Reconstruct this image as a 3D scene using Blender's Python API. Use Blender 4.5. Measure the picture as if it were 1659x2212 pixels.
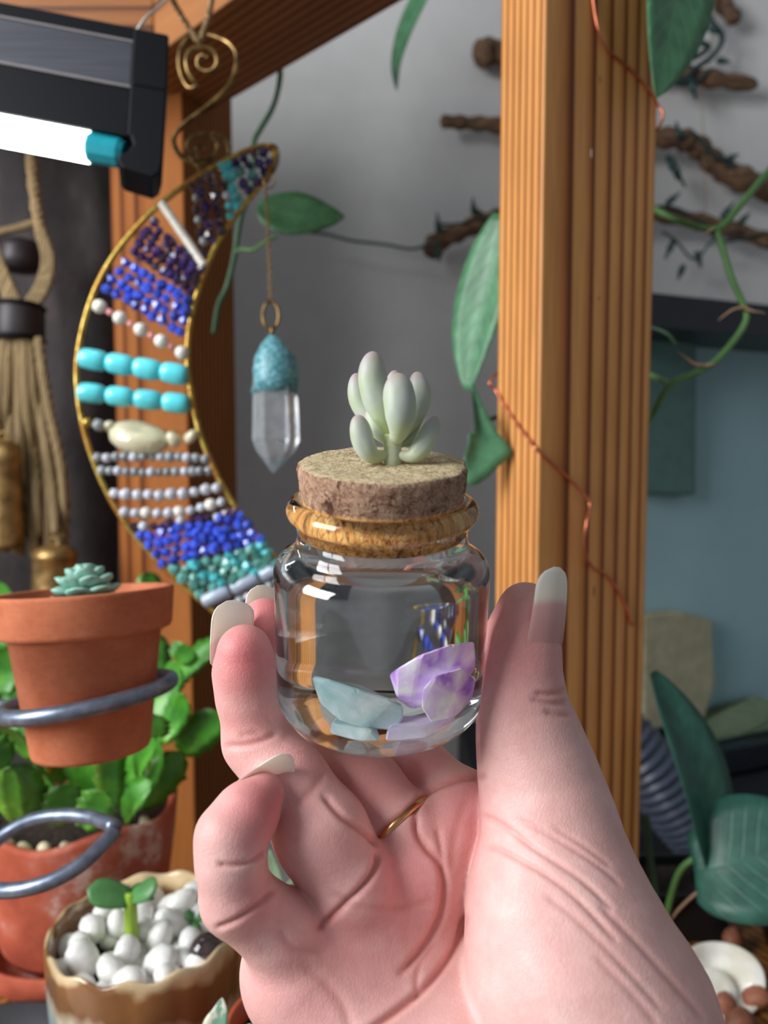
import bpy, math, random
import numpy as np
from mathutils import Vector, Matrix

for o in list(bpy.data.objects):
    bpy.data.objects.remove(o, do_unlink=True)
scene = bpy.context.scene
COL = scene.collection
random.seed(7)
rng = np.random.default_rng(7)

# ------------------------------------------------------------------ camera
F = 1640.0
PITCH = math.radians(4.0)
CAM = Vector((0.0, 0.0, 1.30))
RIGHT = Vector((1, 0, 0))
FWD = Vector((0, math.cos(PITCH), -math.sin(PITCH)))
UP = Vector((0, math.sin(PITCH), math.cos(PITCH)))
cd = bpy.data.cameras.new('camera')
cam = bpy.data.objects.new('camera', cd)
COL.objects.link(cam)
cam.location = CAM
cam.rotation_euler = (math.radians(90) - PITCH, 0, 0)
cd.sensor_fit = 'VERTICAL'
cd.lens = 26.0
cd.sensor_height = 26.0 * 2212 / F
cd.clip_start = 0.01
cd.dof.use_dof = True
cd.dof.focus_distance = 0.195
cd.dof.aperture_fstop = 12.0
scene.camera = cam
scene.cycles.max_bounces = 16
scene.cycles.transmission_bounces = 16
scene.cycles.sample_clamp_indirect = 20.0
scene.cycles.blur_glossy = 0.0
scene.cycles.caustics_refractive = True
scene.cycles.caustics_reflective = True


def P(px, py, d):
    """world point seen at photo pixel (px,py) at depth d along the view axis"""
    return CAM + FWD * d + RIGHT * ((px - 829.5) / F * d) + UP * ((1106.0 - py) / F * d)


# ------------------------------------------------------------------ world, light, exposure
world = bpy.data.worlds.new('room_ambient')
scene.world = world
world.use_nodes = True
bg = world.node_tree.nodes['Background']
bg.inputs['Color'].default_value = (0.84, 0.92, 1.0, 1)
bg.inputs['Strength'].default_value = 0.27

wl = bpy.data.lights.new('window_daylight', 'AREA')
wl.shape = 'RECTANGLE'
wl.size = 0.75
wl.size_y = 0.85
wl.energy = 36.0
wl.color = (0.97, 0.98, 1.0)
wo = bpy.data.objects.new('window_daylight', wl)
COL.objects.link(wo)
WIN_C = Vector((-1.16, -0.27, 1.82))
wo.location = WIN_C
wo.rotation_euler = (Vector((0.02, 0.25, 1.22)) - WIN_C).to_track_quat('-Z', 'Y').to_euler()

vs = scene.view_settings
scene.display_settings.display_device = 'sRGB'
vs.view_transform = 'Standard'
vs.look = 'None'
vs.exposure = 0.0
vs.gamma = 1.0
vs.use_curve_mapping = False


# ------------------------------------------------------------------ helpers: colour / materials
def lin(c):
    c = c / 255.0
    return c / 12.92 if c <= 0.04045 else ((c + 0.055) / 1.055) ** 2.4


def C(r, g, b):
    return (lin(r), lin(g), lin(b), 1.0)


class NT:
    """small node-tree helper"""
    def __init__(self, name):
        self.m = bpy.data.materials.new(name)
        self.m.use_nodes = True
        self.t = self.m.node_tree
        self.b = self.t.nodes['Principled BSDF']
        self.out = self.t.nodes['Material Output']

    def n(self, typ, **kw):
        nd = self.t.nodes.new(typ)
        for k, v in kw.items():
            if k.startswith('i_'):
                key = k[2:].replace('_', ' ')
                nd.inputs[key].default_value = v
            else:
                setattr(nd, k, v)
        return nd

    def l(self, a, b):
        self.t.links.new(a, b)

    def set(self, **kw):
        for k, v in kw.items():
            self.b.inputs[k.replace('_', ' ')].default_value = v
        return self

    def coords(self, scale=(1, 1, 1), loc=(0, 0, 0), rot=(0, 0, 0), src='Object'):
        tc = self.n('ShaderNodeTexCoord')
        mp = self.n('ShaderNodeMapping')
        mp.inputs['Scale'].default_value = scale
        mp.inputs['Location'].default_value = loc
        mp.inputs['Rotation'].default_value = rot
        self.l(tc.outputs[src], mp.inputs['Vector'])
        return mp.outputs['Vector']

    def noise(self, vec, scale, detail=3, rough=0.55, dist=0.0):
        nd = self.n('ShaderNodeTexNoise')
        nd.inputs['Scale'].default_value = scale
        nd.inputs['Detail'].default_value = detail
        nd.inputs['Roughness'].default_value = rough
        nd.inputs['Distortion'].default_value = dist
        self.l(vec, nd.inputs['Vector'])
        return nd.outputs['Fac']

    def ramp(self, fac, stops, interp='LINEAR'):
        nd = self.n('ShaderNodeValToRGB')
        cr = nd.color_ramp
        cr.interpolation = interp
        while len(cr.elements) < len(stops):
            cr.elements.new(0.5)
        for e, (p, c) in zip(cr.elements, stops):
            e.position = p
            e.color = c
        self.l(fac, nd.inputs['Fac'])
        return nd.outputs['Color']

    def mix(self, fac, a, b, mode='MIX'):
        nd = self.n('ShaderNodeMix', data_type='RGBA', blend_type=mode)
        for sock, v in ((nd.inputs[0], fac), (nd.inputs[6], a), (nd.inputs[7], b)):
            if hasattr(v, 'is_linked') or isinstance(v, bpy.types.NodeSocket):
                self.l(v, sock)
            else:
                sock.default_value = v
        return nd.outputs[2]

    def bump(self, h, strength=0.3, dist=0.001):
        nd = self.n('ShaderNodeBump')
        nd.inputs['Strength'].default_value = strength
        nd.inputs['Distance'].default_value = dist
        self.l(h, nd.inputs['Height'])
        self.l(nd.outputs['Normal'], self.b.inputs['Normal'])

    def color(self, sock):
        self.l(sock, self.b.inputs['Base Color'])


def plain(name, col, rough=0.5, metal=0.0, var=0.12, vscale=60.0, coat=0.0, bump=0.0, spec=0.5):
    """single tone with gentle procedural variation"""
    t = NT(name)
    v = t.coords()
    f = t.noise(v, vscale)
    a = tuple(c * (1 - var) for c in col[:3]) + (1,)
    b = tuple(min(1, c * (1 + var)) for c in col[:3]) + (1,)
    t.color(t.ramp(f, [(0.3, a), (0.7, b)]))
    t.set(Roughness=rough, Metallic=metal, Coat_Weight=coat, Specular_IOR_Level=spec)
    if bump:
        t.bump(f, bump, 0.0006)
    return t.m


def wood(name, light, mid, dark, ring=150.0, offs=(0.05, 0.03, 0), rough=0.5, distort=1.2, zs=0.12, spec=0.4):
    t = NT(name)
    v = t.coords(scale=(1, 1, zs), loc=offs)
    w = t.n('ShaderNodeTexWave', wave_type='RINGS', rings_direction='Z', wave_profile='SAW')
    w.inputs['Scale'].default_value = ring
    w.inputs['Distortion'].default_value = distort
    w.inputs['Detail'].default_value = 3
    w.inputs['Detail Scale'].default_value = 0.09
    w.inputs['Detail Roughness'].default_value = 0.4
    t.l(v, w.inputs['Vector'])
    base = t.ramp(w.outputs['Fac'], [(0.0, light), (0.40, light), (0.66, mid), (0.84, dark), (0.92, dark), (1.0, light)])
    v2 = t.coords(scale=(1, 1, 0.025))
    f2 = t.noise(v2, 900, 3)
    g = t.ramp(f2, [(0.3, (0.72, 0.68, 0.62, 1)), (0.7, (1.08, 1.06, 1.04, 1))])
    c1 = t.mix(0.8, base, g, 'MULTIPLY')
    f3 = t.noise(t.coords(scale=(1, 1, 0.3)), 22, 2)
    g3 = t.ramp(f3, [(0.3, (0.8, 0.74, 0.68, 1)), (0.7, (1.05, 1.03, 1, 1))])
    t.color(t.mix(0.7, c1, g3, 'MULTIPLY'))
    t.set(Roughness=rough, Specular_IOR_Level=spec)
    t.bump(f2, 0.06, 0.0005)
    return t.m


# ------------------------------------------------------------------ helpers: objects
def empty(name, loc=(0, 0, 0)):
    o = bpy.data.objects.new(name, None)
    o.empty_display_size = 0.01
    o.location = loc
    COL.objects.link(o)
    return o


def tag(o, label=None, cat=None, group=None, kind=None):
    if label: o['label'] = label
    if cat: o['category'] = cat
    if group: o['group'] = group
    if kind: o['kind'] = kind
    return o


def wloc(o):
    p = Vector((0, 0, 0))
    while o is not None:
        p = p + Vector(o.location)
        o = o.parent
    return p


def mesh(name, verts, faces, mat, parent=None, smooth=True, center=None, attr=None, uv=None):
    """verts in world space -> one mesh object whose origin sits at its own centre"""
    vv = np.asarray([tuple(v) for v in verts], dtype=float) if not isinstance(verts, np.ndarray) else verts
    c = (vv.min(0) + vv.max(0)) / 2 if center is None else np.asarray(center, float)
    me = bpy.data.meshes.new(name)
    me.from_pydata((vv - c).tolist(), [], [tuple(int(i) for i in f) for f in faces])
    if smooth:
        me.polygons.foreach_set('use_smooth', np.ones(len(me.polygons), bool))
    me.materials.append(mat)
    if attr is not None:
        for k, a in attr.items():
            at = me.attributes.new(k, 'FLOAT', 'POINT')
            at.data.foreach_set('value', np.asarray(a, dtype=np.float32))
    if uv is not None:
        ul = me.uv_layers.new(name='UVMap')
        li = np.empty(len(me.loops), np.int32)
        me.loops.foreach_get('vertex_index', li)
        ul.data.foreach_set('uv', np.asarray(uv, np.float32)[li].ravel())
    me.update()
    o = bpy.data.objects.new(name, me)
    COL.objects.link(o)
    o.location = Vector(c) - (wloc(parent) if parent else Vector((0, 0, 0)))
    if parent:
        o.parent = parent
    return o


def inst(name, me, parent, loc, rot=None, scale=(1, 1, 1)):
    """object sharing mesh data, placed at world loc"""
    o = bpy.data.objects.new(name, me)
    COL.objects.link(o)
    o.location = Vector(loc) - (wloc(parent) if parent else Vector((0, 0, 0)))
    if rot is not None:
        o.rotation_mode = 'QUATERNION'
        o.rotation_quaternion = rot
    o.scale = scale
    if parent:
        o.parent = parent
    return o


def smooth_path(pts, n=8, closed=False):
    """Catmull-Rom through points (any dimension)"""
    p = [np.array(tuple(q), float) for q in pts]
    m = len(p)
    out = []
    rngk = range(m if closed else m - 1)
    for i in rngk:
        if closed:
            a, b, c, d = p[(i - 1) % m], p[i], p[(i + 1) % m], p[(i + 2) % m]
        else:
            a = p[i - 1] if i > 0 else 2 * p[0] - p[1]
            b, c = p[i], p[i + 1]
            d = p[i + 2] if i + 2 < m else 2 * p[-1] - p[-2]
        for k in range(n):
            t = k / n
            out.append(0.5 * ((2 * b) + (-a + c) * t + (2 * a - 5 * b + 4 * c - d) * t * t + (-a + 3 * b - 3 * c + d) * t ** 3))
    if not closed:
        out.append(p[-1])
    return out


def tube(pts, rad, seg=8, closed=False, caps=True, flat=1.0):
    """swept tube; rad is a number or a list; flat squashes one axis"""
    pts = [np.array(tuple(q), float) for q in pts]
    n = len(pts)
    if np.isscalar(rad):
        rad = [rad] * n
    V, Fc = [], []
    prev = None
    for i in range(n):
        if closed:
            t = pts[(i + 1) % n] - pts[i - 1]
        else:
            t = pts[min(i + 1, n - 1)] - pts[max(i - 1, 0)]
        t = t / (np.linalg.norm(t) + 1e-12)
        if prev is None:
            a = np.array([0, 0, 1.0]) if abs(t[2]) < 0.9 else np.array([1.0, 0, 0])
            u = np.cross(t, a)
        else:
            u = prev - t * np.dot(prev, t)
        u = u / (np.linalg.norm(u) + 1e-12)
        prev = u
        w = np.cross(t, u)
        for k in range(seg):
            an = 2 * math.pi * k / seg
            V.append(pts[i] + rad[i] * (math.cos(an) * u + flat * math.sin(an) * w))
    for i in range(n if closed else n - 1):
        j = (i + 1) % n
        for k in range(seg):
            Fc.append((i * seg + k, i * seg + (k + 1) % seg, j * seg + (k + 1) % seg, j * seg + k))
    if caps and not closed:
        Fc.append(tuple(range(seg))[::-1])
        Fc.append(tuple((n - 1) * seg + k for k in range(seg)))
    return V, Fc


def lathe(profile, seg=48, axis_o=(0, 0, 0), axis=(0, 0, 1), wob=None, closed=False):
    """revolve (r,z) profile about axis through axis_o"""
    ax = Vector(axis).normalized()
    q = Vector((0, 0, 1)).rotation_difference(ax).to_matrix()
    V, Fc = [], []
    n = len(profile)
    for i, (r, z) in enumerate(profile):
        for k in range(seg):
            a = 2 * math.pi * k / seg
            rr, zz = r, z
            if wob: rr, zz = wob(r, z, a, i)
            V.append(tuple(Vector(axis_o) + q @ Vector((rr * math.cos(a), rr * math.sin(a), zz))))
    for i in range(n if closed else n - 1):
        j = (i + 1) % n
        for k in range(seg):
            Fc.append((i * seg + k, i * seg + (k + 1) % seg, j * seg + (k + 1) % seg, j * seg + k))
    if not closed:
        if profile[0][0] < 0.02 and profile[0][0] > 0: Fc.append(tuple(range(seg))[::-1])
        elif profile[0][0] > 0: pass
        if profile[-1][0] < 0.02 and profile[-1][0] > 0: Fc.append(tuple((n - 1) * seg + k for k in range(seg)))
    return V, Fc


def box(o, u, v, w, bev=0.0):
    """box from corner o with edge vectors u,v,w (optionally chamfered by bevel modifier later)"""
    o, u, v, w = (Vector(x) for x in (o, u, v, w))
    V = [o, o + u, o + u + v, o + v, o + w, o + u + w, o + u + v + w, o + v + w]
    Fc = [(0, 3, 2, 1), (4, 5, 6, 7), (0, 1, 5, 4), (1, 2, 6, 5), (2, 3, 7, 6), (3, 0, 4, 7)]
    return V, Fc


def bevel(o, w, seg=2):
    m = o.modifiers.new('bevel', 'BEVEL')
    m.width = w
    m.segments = seg
    m.limit_method = 'ANGLE'
    return o


_ico = {}
def ico(sub):
    if sub not in _ico:
        import bmesh
        bm = bmesh.new()
        bmesh.ops.create_icosphere(bm, subdivisions=sub, radius=1.0)
        V = np.array([tuple(v.co) for v in bm.verts])
        Fc = [tuple(v.index for v in f.verts) for f in bm.faces]
        bm.free()
        _ico[sub] = (V, Fc)
    return _ico[sub][0].copy(), _ico[sub][1]


def blob_mesh(name, sub, mat, jit=0.0, seed=0, smooth=True, low=0.0):
    V, Fc = ico(sub)
    r = np.random.default_rng(seed)
    if low:
        d = r.normal(size=(6, 3)); d /= np.linalg.norm(d, axis=1)[:, None]
        a = r.uniform(-low, low, 6)
        V = V * (1 + (np.clip(V @ d.T, 0, 1) ** 2 @ a))[:, None]
    V = V * (1 + r.uniform(-jit, jit, len(V)))[:, None]
    me = bpy.data.meshes.new(name)
    me.from_pydata(V.tolist(), [], Fc)
    if smooth:
        me.polygons.foreach_set('use_smooth', np.ones(len(me.polygons), bool))
    me.materials.append(mat)
    return me


def axes_quat(x, z):
    """quaternion whose local X runs along x and local Z roughly along z"""
    x = Vector(x).normalized()
    z = Vector(z)
    z = (z - x * z.dot(x)).normalized()
    y = z.cross(x)
    return Matrix((x, y, z)).transposed().to_quaternion()


def leaf(name, mid, width, normal, mat, parent=None, fold=0.25, nv=7, nu=22, prof=None, thick=0.0005, wave=0.0, curl=0.0):
    """leaf blade along mid (list of world points), half-width profile, V-fold, real thickness"""
    path = smooth_path(mid, 6)
    cum = np.concatenate([[0], np.cumsum([np.linalg.norm(path[i + 1] - path[i]) for i in range(len(path) - 1)])])
    cum /= cum[-1]
    pa = np.array(path)
    us = np.linspace(0, 1, nu)
    pts = np.stack([np.interp(us, cum, pa[:, k]) for k in range(3)], 1)
    N = np.array(tuple(normal), float)
    top, bot, uvs = [], [], []
    if prof is None:
        prof = lambda u: (math.sin(math.pi * u ** 0.8)) ** 0.75 * (1 - 0.15 * u) + 0.015
    for i in range(nu):
        t = pts[min(i + 1, nu - 1)] - pts[max(i - 1, 0)]
        t /= np.linalg.norm(t) + 1e-12
        n = N - t * np.dot(N, t); n /= np.linalg.norm(n) + 1e-12
        s = np.cross(n, t)
        w = width * prof(us[i])
        for j in range(nv):
            a = (j / (nv - 1)) * 2 - 1
            h = fold * abs(a) * w - curl * w * a * a + wave * w * math.sin(us[i] * 17 + (2 if a > 0 else 0)) * abs(a)
            p = pts[i] + s * (a * w) + n * h
            top.append(p + n * thick * 0.5)
            bot.append(p - n * thick * 0.5)
            uvs.append((a * 0.5 + 0.5, us[i]))
    V = top + bot
    k = nu * nv
    Fc = []
    for i in range(nu - 1):
        for j in range(nv - 1):
            a = i * nv + j
            Fc.append((a, a + 1, a + nv + 1, a + nv))
            Fc.append((k + a, k + a + nv, k + a + nv + 1, k + a + 1))
    ring = [j for j in range(nv)] + [i * nv + nv - 1 for i in range(1, nu)] + [(nu - 1) * nv + j for j in range(nv - 2, -1, -1)] + [i * nv for i in range(nu - 2, 0, -1)]
    for q in range(len(ring)):
        a, b = ring[q], ring[(q + 1) % len(ring)]
        Fc.append((b, a, k + a, k + b))
    return mesh(name, np.array(V), Fc, mat, parent, uv=uvs + uvs)


def leaf_mat(name, base, vein, edge=None, rough=0.42, veins=9.0, trans=0.0, vstr=0.3):
    t = NT(name)
    tc = t.n('ShaderNodeTexCoord')
    sep = t.n('ShaderNodeSeparateXYZ')
    t.l(tc.outputs['UV'], sep.inputs[0])
    ab = t.n('ShaderNodeMath', operation='SUBTRACT'); t.l(sep.outputs[0], ab.inputs[0]); ab.inputs[1].default_value = 0.5
    ab2 = t.n('ShaderNodeMath', operation='ABSOLUTE'); t.l(ab.outputs[0], ab2.inputs[0])
    # side veins: sin((v - 0.9*|u|)*k)
    m1 = t.n('ShaderNodeMath', operation='MULTIPLY_ADD'); t.l(ab2.outputs[0], m1.inputs[0]); m1.inputs[1].default_value = -0.55; t.l(sep.outputs[1], m1.inputs[2])
    m2 = t.n('ShaderNodeMath', operation='MULTIPLY'); t.l(m1.outputs[0], m2.inputs[0]); m2.inputs[1].default_value = veins * 6.283
    m3 = t.n('ShaderNodeMath', operation='SINE'); t.l(m2.outputs[0], m3.inputs[0])
    side = t.ramp(m3.outputs[0], [(0.80, (0, 0, 0, 1)), (1.0, (1, 1, 1, 1))])
    midr = t.ramp(ab2.outputs[0], [(0.0, (1, 1, 1, 1)), (0.03, (0, 0, 0, 1))])
    vsum = t.mix(1.0, side, midr, 'LIGHTEN')
    nz = t.noise(t.coords(), 90, 4)
    b2 = tuple(min(1, c * 1.35) for c in base[:3]) + (1,)
    b1 = tuple(c * 0.75 for c in base[:3]) + (1,)
    bc = t.ramp(nz, [(0.3, b1), (0.7, b2)])
    f = t.n('ShaderNodeMath', operation='MULTIPLY'); t.l(vsum, f.inputs[0]); f.inputs[1].default_value = vstr
    t.color(t.mix(f.outputs[0], bc, vein))
    t.set(Roughness=rough, Specular_IOR_Level=0.5)
    if trans:
        t.set(Subsurface_Weight=trans, Subsurface_Radius=(0.3, 0.6, 0.1), Subsurface_Scale=0.004)
    t.bump(vsum, 0.25, 0.0008)
    return t.m
FAST_HAND = False

# ================================================================== THE SETTING
TABLE_Z = 0.975
M_wall = plain('grey_wall_paint', C(203, 202, 200), 0.85, var=0.03, vscale=25)
M_floor = wood('floor_boards', C(110, 75, 45), C(95, 62, 36), C(60, 38, 22), ring=60, rough=0.6)
M_ceil = plain('ceiling_paint', C(190, 188, 184), 0.9, var=0.02)
WALL_Y = 1.22

o = mesh('wall_back', *box((-2.2, WALL_Y, 0), (4.4, 0, 0), (0, 0.08, 0), (0, 0, 2.5)), M_wall, smooth=False)
tag(o, 'plain grey painted wall behind the posts and driftwood', 'wall', kind='structure')
o = mesh('floor', *box((-2.2, -1.3, -0.06), (4.4, 0, 0), (0, 2.6, 0), (0, 0, 0.06)), M_floor, smooth=False)
tag(o, 'dark wooden floor far below the shelf', 'floor', kind='structure')
# wall with the window the daylight comes through, behind the camera
wn = (Vector((0.02, 0.25, 1.22)) - WIN_C).normalized()
wx = Vector((wn.y, -wn.x, 0)).normalized()
M_white = plain('white_window_frame', C(225, 225, 222), 0.5, var=0.02)
wf = empty('window_1', WIN_C)
tag(wf, 'white framed window with one crossbar behind the viewer', 'window', kind='structure')
wup = wx.cross(wn).normalized()
if wup.z < 0: wup = -wup
for (a, b, c, dd) in ((-0.42, -0.46, 0.84, 0.035), (-0.42, 0.425, 0.84, 0.035), (-0.42, -0.02, 0.84, 0.03)):
    mesh('crossbar', *box(WIN_C + wx * a + wup * b + wn * 0.02, wx * c, wup * dd, wn * 0.02), M_white, wf, smooth=False)
for a in (-0.42, 0.385, -0.012):
    mesh('mullion', *box(WIN_C + wx * a - wup * 0.46 + wn * 0.018, wx * 0.03, wup * 0.92, wn * 0.02), M_white, wf, smooth=False)

# ------------------------------------------------------------------ shelf top (table)
M_table = wood('shelf_board', C(176, 122, 66), C(150, 98, 48), C(92, 56, 26), ring=45, rough=0.45, zs=1.0)
o = mesh('shelf_top', *box((-0.75, 0.12, TABLE_Z - 0.03), (1.5, 0, 0), (0, 0.44, 0), (0, 0, 0.03)), M_table, smooth=False)
bevel(o, 0.003)
tag(o, 'brown wooden shelf board that the potted plants stand on', 'shelf')

# ------------------------------------------------------------------ posts and beams
M_post = wood('fir_post', C(222, 162, 96), C(194, 126, 64), C(112, 54, 22), ring=54.0, offs=(0.05, 0.12, 0), rough=0.45, distort=5.0, spec=0.3)
th = math.radians(30)
pA = Vector((-math.sin(th), math.cos(th), 0))
pB = Vector((math.cos(th), math.sin(th), 0))
near = P(1168, 700, 0.42)
near.z = TABLE_Z
o = mesh('wooden_post', *box(near, pB * 0.089, pA * 0.038, (0, 0, 0.86)), M_post, smooth=False)
bevel(o, 0.0012, 2)
o.rotation_euler = (0, 0, 0)
# grain follows the post: rotate mesh data into local frame
def localise(o, ang):
    me = o.data
    R = Matrix.Rotation(-ang, 4, 'Z')
    me.transform(R)
    o.rotation_euler.z = ang
localise(o, th)
tag(o, 'lighter upright wooden post right of the jar, wound with copper wire', 'post')
RP = o
M_dot = plain('pale_resin_fleck', C(190, 175, 165), 0.6)
M_hole = plain('nail_hole', C(30, 18, 12), 0.9)
nB = Vector((math.sin(th), -math.cos(th), 0))
def on_face(px, py):
    """point on the post's wide face seen at a pixel"""
    d = P(px, py, 1.0) - CAM
    t = (near - CAM).dot(nB) / d.dot(nB)
    return CAM + d * t
for (x, y, ln, m) in ((1338, 482, 22, M_dot), (1298, 543, 12, M_dot), (1291, 832, 18, M_dot), (1226, 178, 9, M_hole), (1187, 650, 8, M_hole),
                      (1237, 645, 4, M_hole), (1232, 1278, 14, M_hole), (1352, 1260, 14, M_hole), (1180, 345, 10, M_dot)):
    c = on_face(x, y)
    V, Fc = ico(2)
    s = ln / F * 0.43
    V2 = [c + pB * (v[0] * max(0.0009, s * 0.3)) + Vector((0, 0, 1)) * (v[2] * s) + nB * (v[1] * 0.00025) for v in V]
    mesh('knot', V2, Fc, m, RP)

M_post2 = wood('redwood_post', C(158, 98, 48), C(136, 78, 34), C(76, 38, 16), ring=46, offs=(0.02, 0.12, 0), rough=0.7, spec=0.15, distort=2.0)
lp_near = P(402, 700, 0.68); lp_near.z = TABLE_Z - 0.9
a2 = math.radians(50)
o = mesh('wooden_post', *box(lp_near, Vector((-math.cos(math.radians(18)), math.sin(math.radians(18)), 0)) * 0.078,
                             Vector((math.sin(math.radians(18)), math.cos(math.radians(18)), 0)) * 0.089, (0, 0, 1.85)), M_post2, smooth=False)
bevel(o, 0.002)
tag(o, 'darker upright wooden post behind the beaded crescent moon', 'post')

# diagonal overhead beam, running from the far left post towards the near right post
M_beam = wood('beam_wood', C(164, 108, 58), C(146, 90, 44), C(84, 48, 22), ring=40, offs=(0.06, 0.05, 0), rough=0.55, distort=2.0)
b1 = P(462, 238, 0.70)
b0 = P(822, -2, 0.548)
b0.z = b1.z
bd = (b1 - b0).normalized()
bs = Vector((-bd.y, bd.x, 0))
if bs.x > 0: bs = -bs
def zbeam(name, start, d, ln, side, w, h):
    V, Fc = box((0, 0, 0), (w, 0, 0), (0, h, 0), (0, 0, ln))
    R = Matrix((side, Vector((0, 0, 1)), d)).transposed()
    o = mesh(name, [tuple(v - Vector((w / 2, h / 2, ln / 2))) for v in V], Fc, M_beam, smooth=False)
    o.matrix_world = Matrix.Translation(start + side * w / 2 + Vector((0, 0, h / 2)) + d * ln / 2) @ R.to_4x4()
    bevel(o, 0.002)
    return o
o = zbeam('overhead_beam', b0 - bd * 0.22, bd, 0.52, bs, 0.085, 0.10)
tag(o, 'overhead wooden beam slanting across the top of the frame', 'beam')
q0 = P(-420, 20, 0.66); q1 = P(300, 20, 0.66)
o = zbeam('overhead_beam', Vector((q0.x, 0.63, b1.z - 0.002)), Vector((1, 0, 0)), 0.32, Vector((0, 1, 0)), 0.035, 0.11)
tag(o, 'dark overhead wooden board behind the grow light', 'beam')

# dark mottled panel behind the rope hanger
t = NT('dark_mottled_bark')
f = t.noise(t.coords(scale=(1, 1, 0.45)), 26, 6, 0.65)
t.color(t.ramp(f, [(0.35, C(30, 26, 27)), (0.55, C(52, 44, 44)), (0.75, C(84, 70, 66))]))
t.set(Roughness=0.8); t.bump(f, 0.5, 0.004)
q = P(246, 800, 0.80)
V = []
nx, nz = 26, 40
Fc = []
for i in range(nx):
    for k in range(nz):
        x = q.x - 0.62 + 0.62 * i / (nx - 1)
        z = 0.9 + 0.95 * k / (nz - 1)
        V.append((x, q.y + 0.008 * math.sin(x * 60 + z * 9) + 0.005 * math.sin(z * 41 + x * 17), z))
for i in range(nx - 1):
    for k in range(nz - 1):
        a = i * nz + k
        Fc.append((a, a + nz, a + nz + 1, a + 1))
o = mesh('bark_panel', V, Fc, t.m)
sm = o.modifiers.new('thickness', 'SOLIDIFY'); sm.thickness = 0.02; sm.offset = -1
tag(o, 'dark mottled rough panel behind the jute rope hanger', 'panel')

# ------------------------------------------------------------------ grow light
M_blk = plain('black_plastic', C(5, 7, 13), 0.5, var=0.1, spec=0.12)
M_grey = NT('brushed_grey_metal')
f = M_grey.noise(M_grey.coords(scale=(0.02, 1, 1)), 900, 3)
M_grey.color(M_grey.ramp(f, [(0.3, C(44, 46, 54)), (0.7, C(62, 64, 74))]))
M_grey.set(Roughness=0.5, Metallic=0.3)
M_grey = M_grey.m
M_edge = plain('polished_edge', C(118, 112, 112), 0.5, 0.3)
M_teal = plain('teal_plastic', C(20, 150, 165), 0.35)
t = NT('lit_tube')
t.b.inputs['Base Color'].default_value = (0.9, 0.95, 1, 1)
t.b.inputs['Emission Color'].default_value = (0.90, 1.0, 0.97, 1)
t.b.inputs['Emission Strength'].default_value = 11.0
M_tube = t.m
GD = 0.43
GL = P(288, 75, GD)
gx = (RIGHT - UP * 0.19).normalized()
gy = (UP + RIGHT * 0.06).normalized()
gz = -gx.cross(gy).normalized()      # towards far
if gz.dot(FWD) < 0: gz = -gz
gz = (gz - RIGHT * 0.30).normalized()
mm = GD / F
def gp(a, b, c):
    """a px along the lamp from its right end, b px upward, c px away"""
    return GL + gx * (a * mm) + gy * (b * mm) + gz * (c * mm)
gl = empty('grow_light', gp(-300, -140, 80))
tag(gl, 'black and grey grow light with a glowing white tube, top left', 'lamp')
LN = 820
def gbox(name, a0, a1, b0, b1, c0, c1, m, par=gl, bev=0.0006):
    o = mesh(name, *box(gp(a0, b0, c0), gx * ((a1 - a0) * mm), gy * ((b1 - b0) * mm), gz * ((c1 - c0) * mm)), m, par, smooth=False)
    bevel(o, bev); return o
gbox('top_rail', -LN, 0, -8, 20, 6, 110, M_blk)
hs = gbox('housing', -LN, 0, -108, -8, 8, 110, M_grey)
gbox('trim_line', -LN, 0, -14, -9, 4, 9, M_edge, hs, 0.0002)
gbox('trim_line', -LN, 0, -112, -107, 4, 9, M_edge, hs, 0.0002)
gbox('reflector', -LN, 0, -215, -108, 10, 110, M_blk)
# end cap, with the curled socket arm under it
pr = [(0, 12), (75, 12), (78, 6), (80, -60), (80, -262), (74, -288), (60, -300), (-6, -292), (-18, -278), (-14, -262), (4, -252), (14, -236), (8, -220), (0, -218)]
V = [gp(a, b, -6) for a, b in pr] + [gp(a, b, 118) for a, b in pr]
n = len(pr)
Fc = [tuple(range(n))[::-1], tuple(range(n, 2 * n))] + [(i, (i + 1) % n, n + (i + 1) % n, n + i) for i in range(n)]
o = mesh('end_cap', V, Fc, M_blk, gl, smooth=False); bevel(o, 0.0012, 3)
gbox('lip', 6, 78, -110, -104, -10, -6, M_blk, o, 0.0003)
tb = [gp(-LN, -246, 30), gp(-84, -246, 30)]
o = mesh('light_tube', *tube(tb, 33 * mm, 24), M_tube, gl)
mesh('tube_end', *tube([gp(-86, -246, 30), gp(-80, -246, 30), gp(-16, -246, 30), gp(-4, -246, 30)], [31 * mm, 32 * mm, 31 * mm, 25 * mm], 10), M_teal, gl, smooth=False)
M_cord = plain('clear_cord', C(190, 185, 178), 0.4)
o = mesh('hanging_wire', *tube(smooth_path([gp(-10, 18, 60), P(312, 42, 0.44), P(340, 18, 0.45), P(362, -8, 0.46), P(372, -60, 0.48)]), 0.0009, 6), M_cord)
tag(o, 'thin pale wire hanging the grow light from the beam', 'wire')

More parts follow.
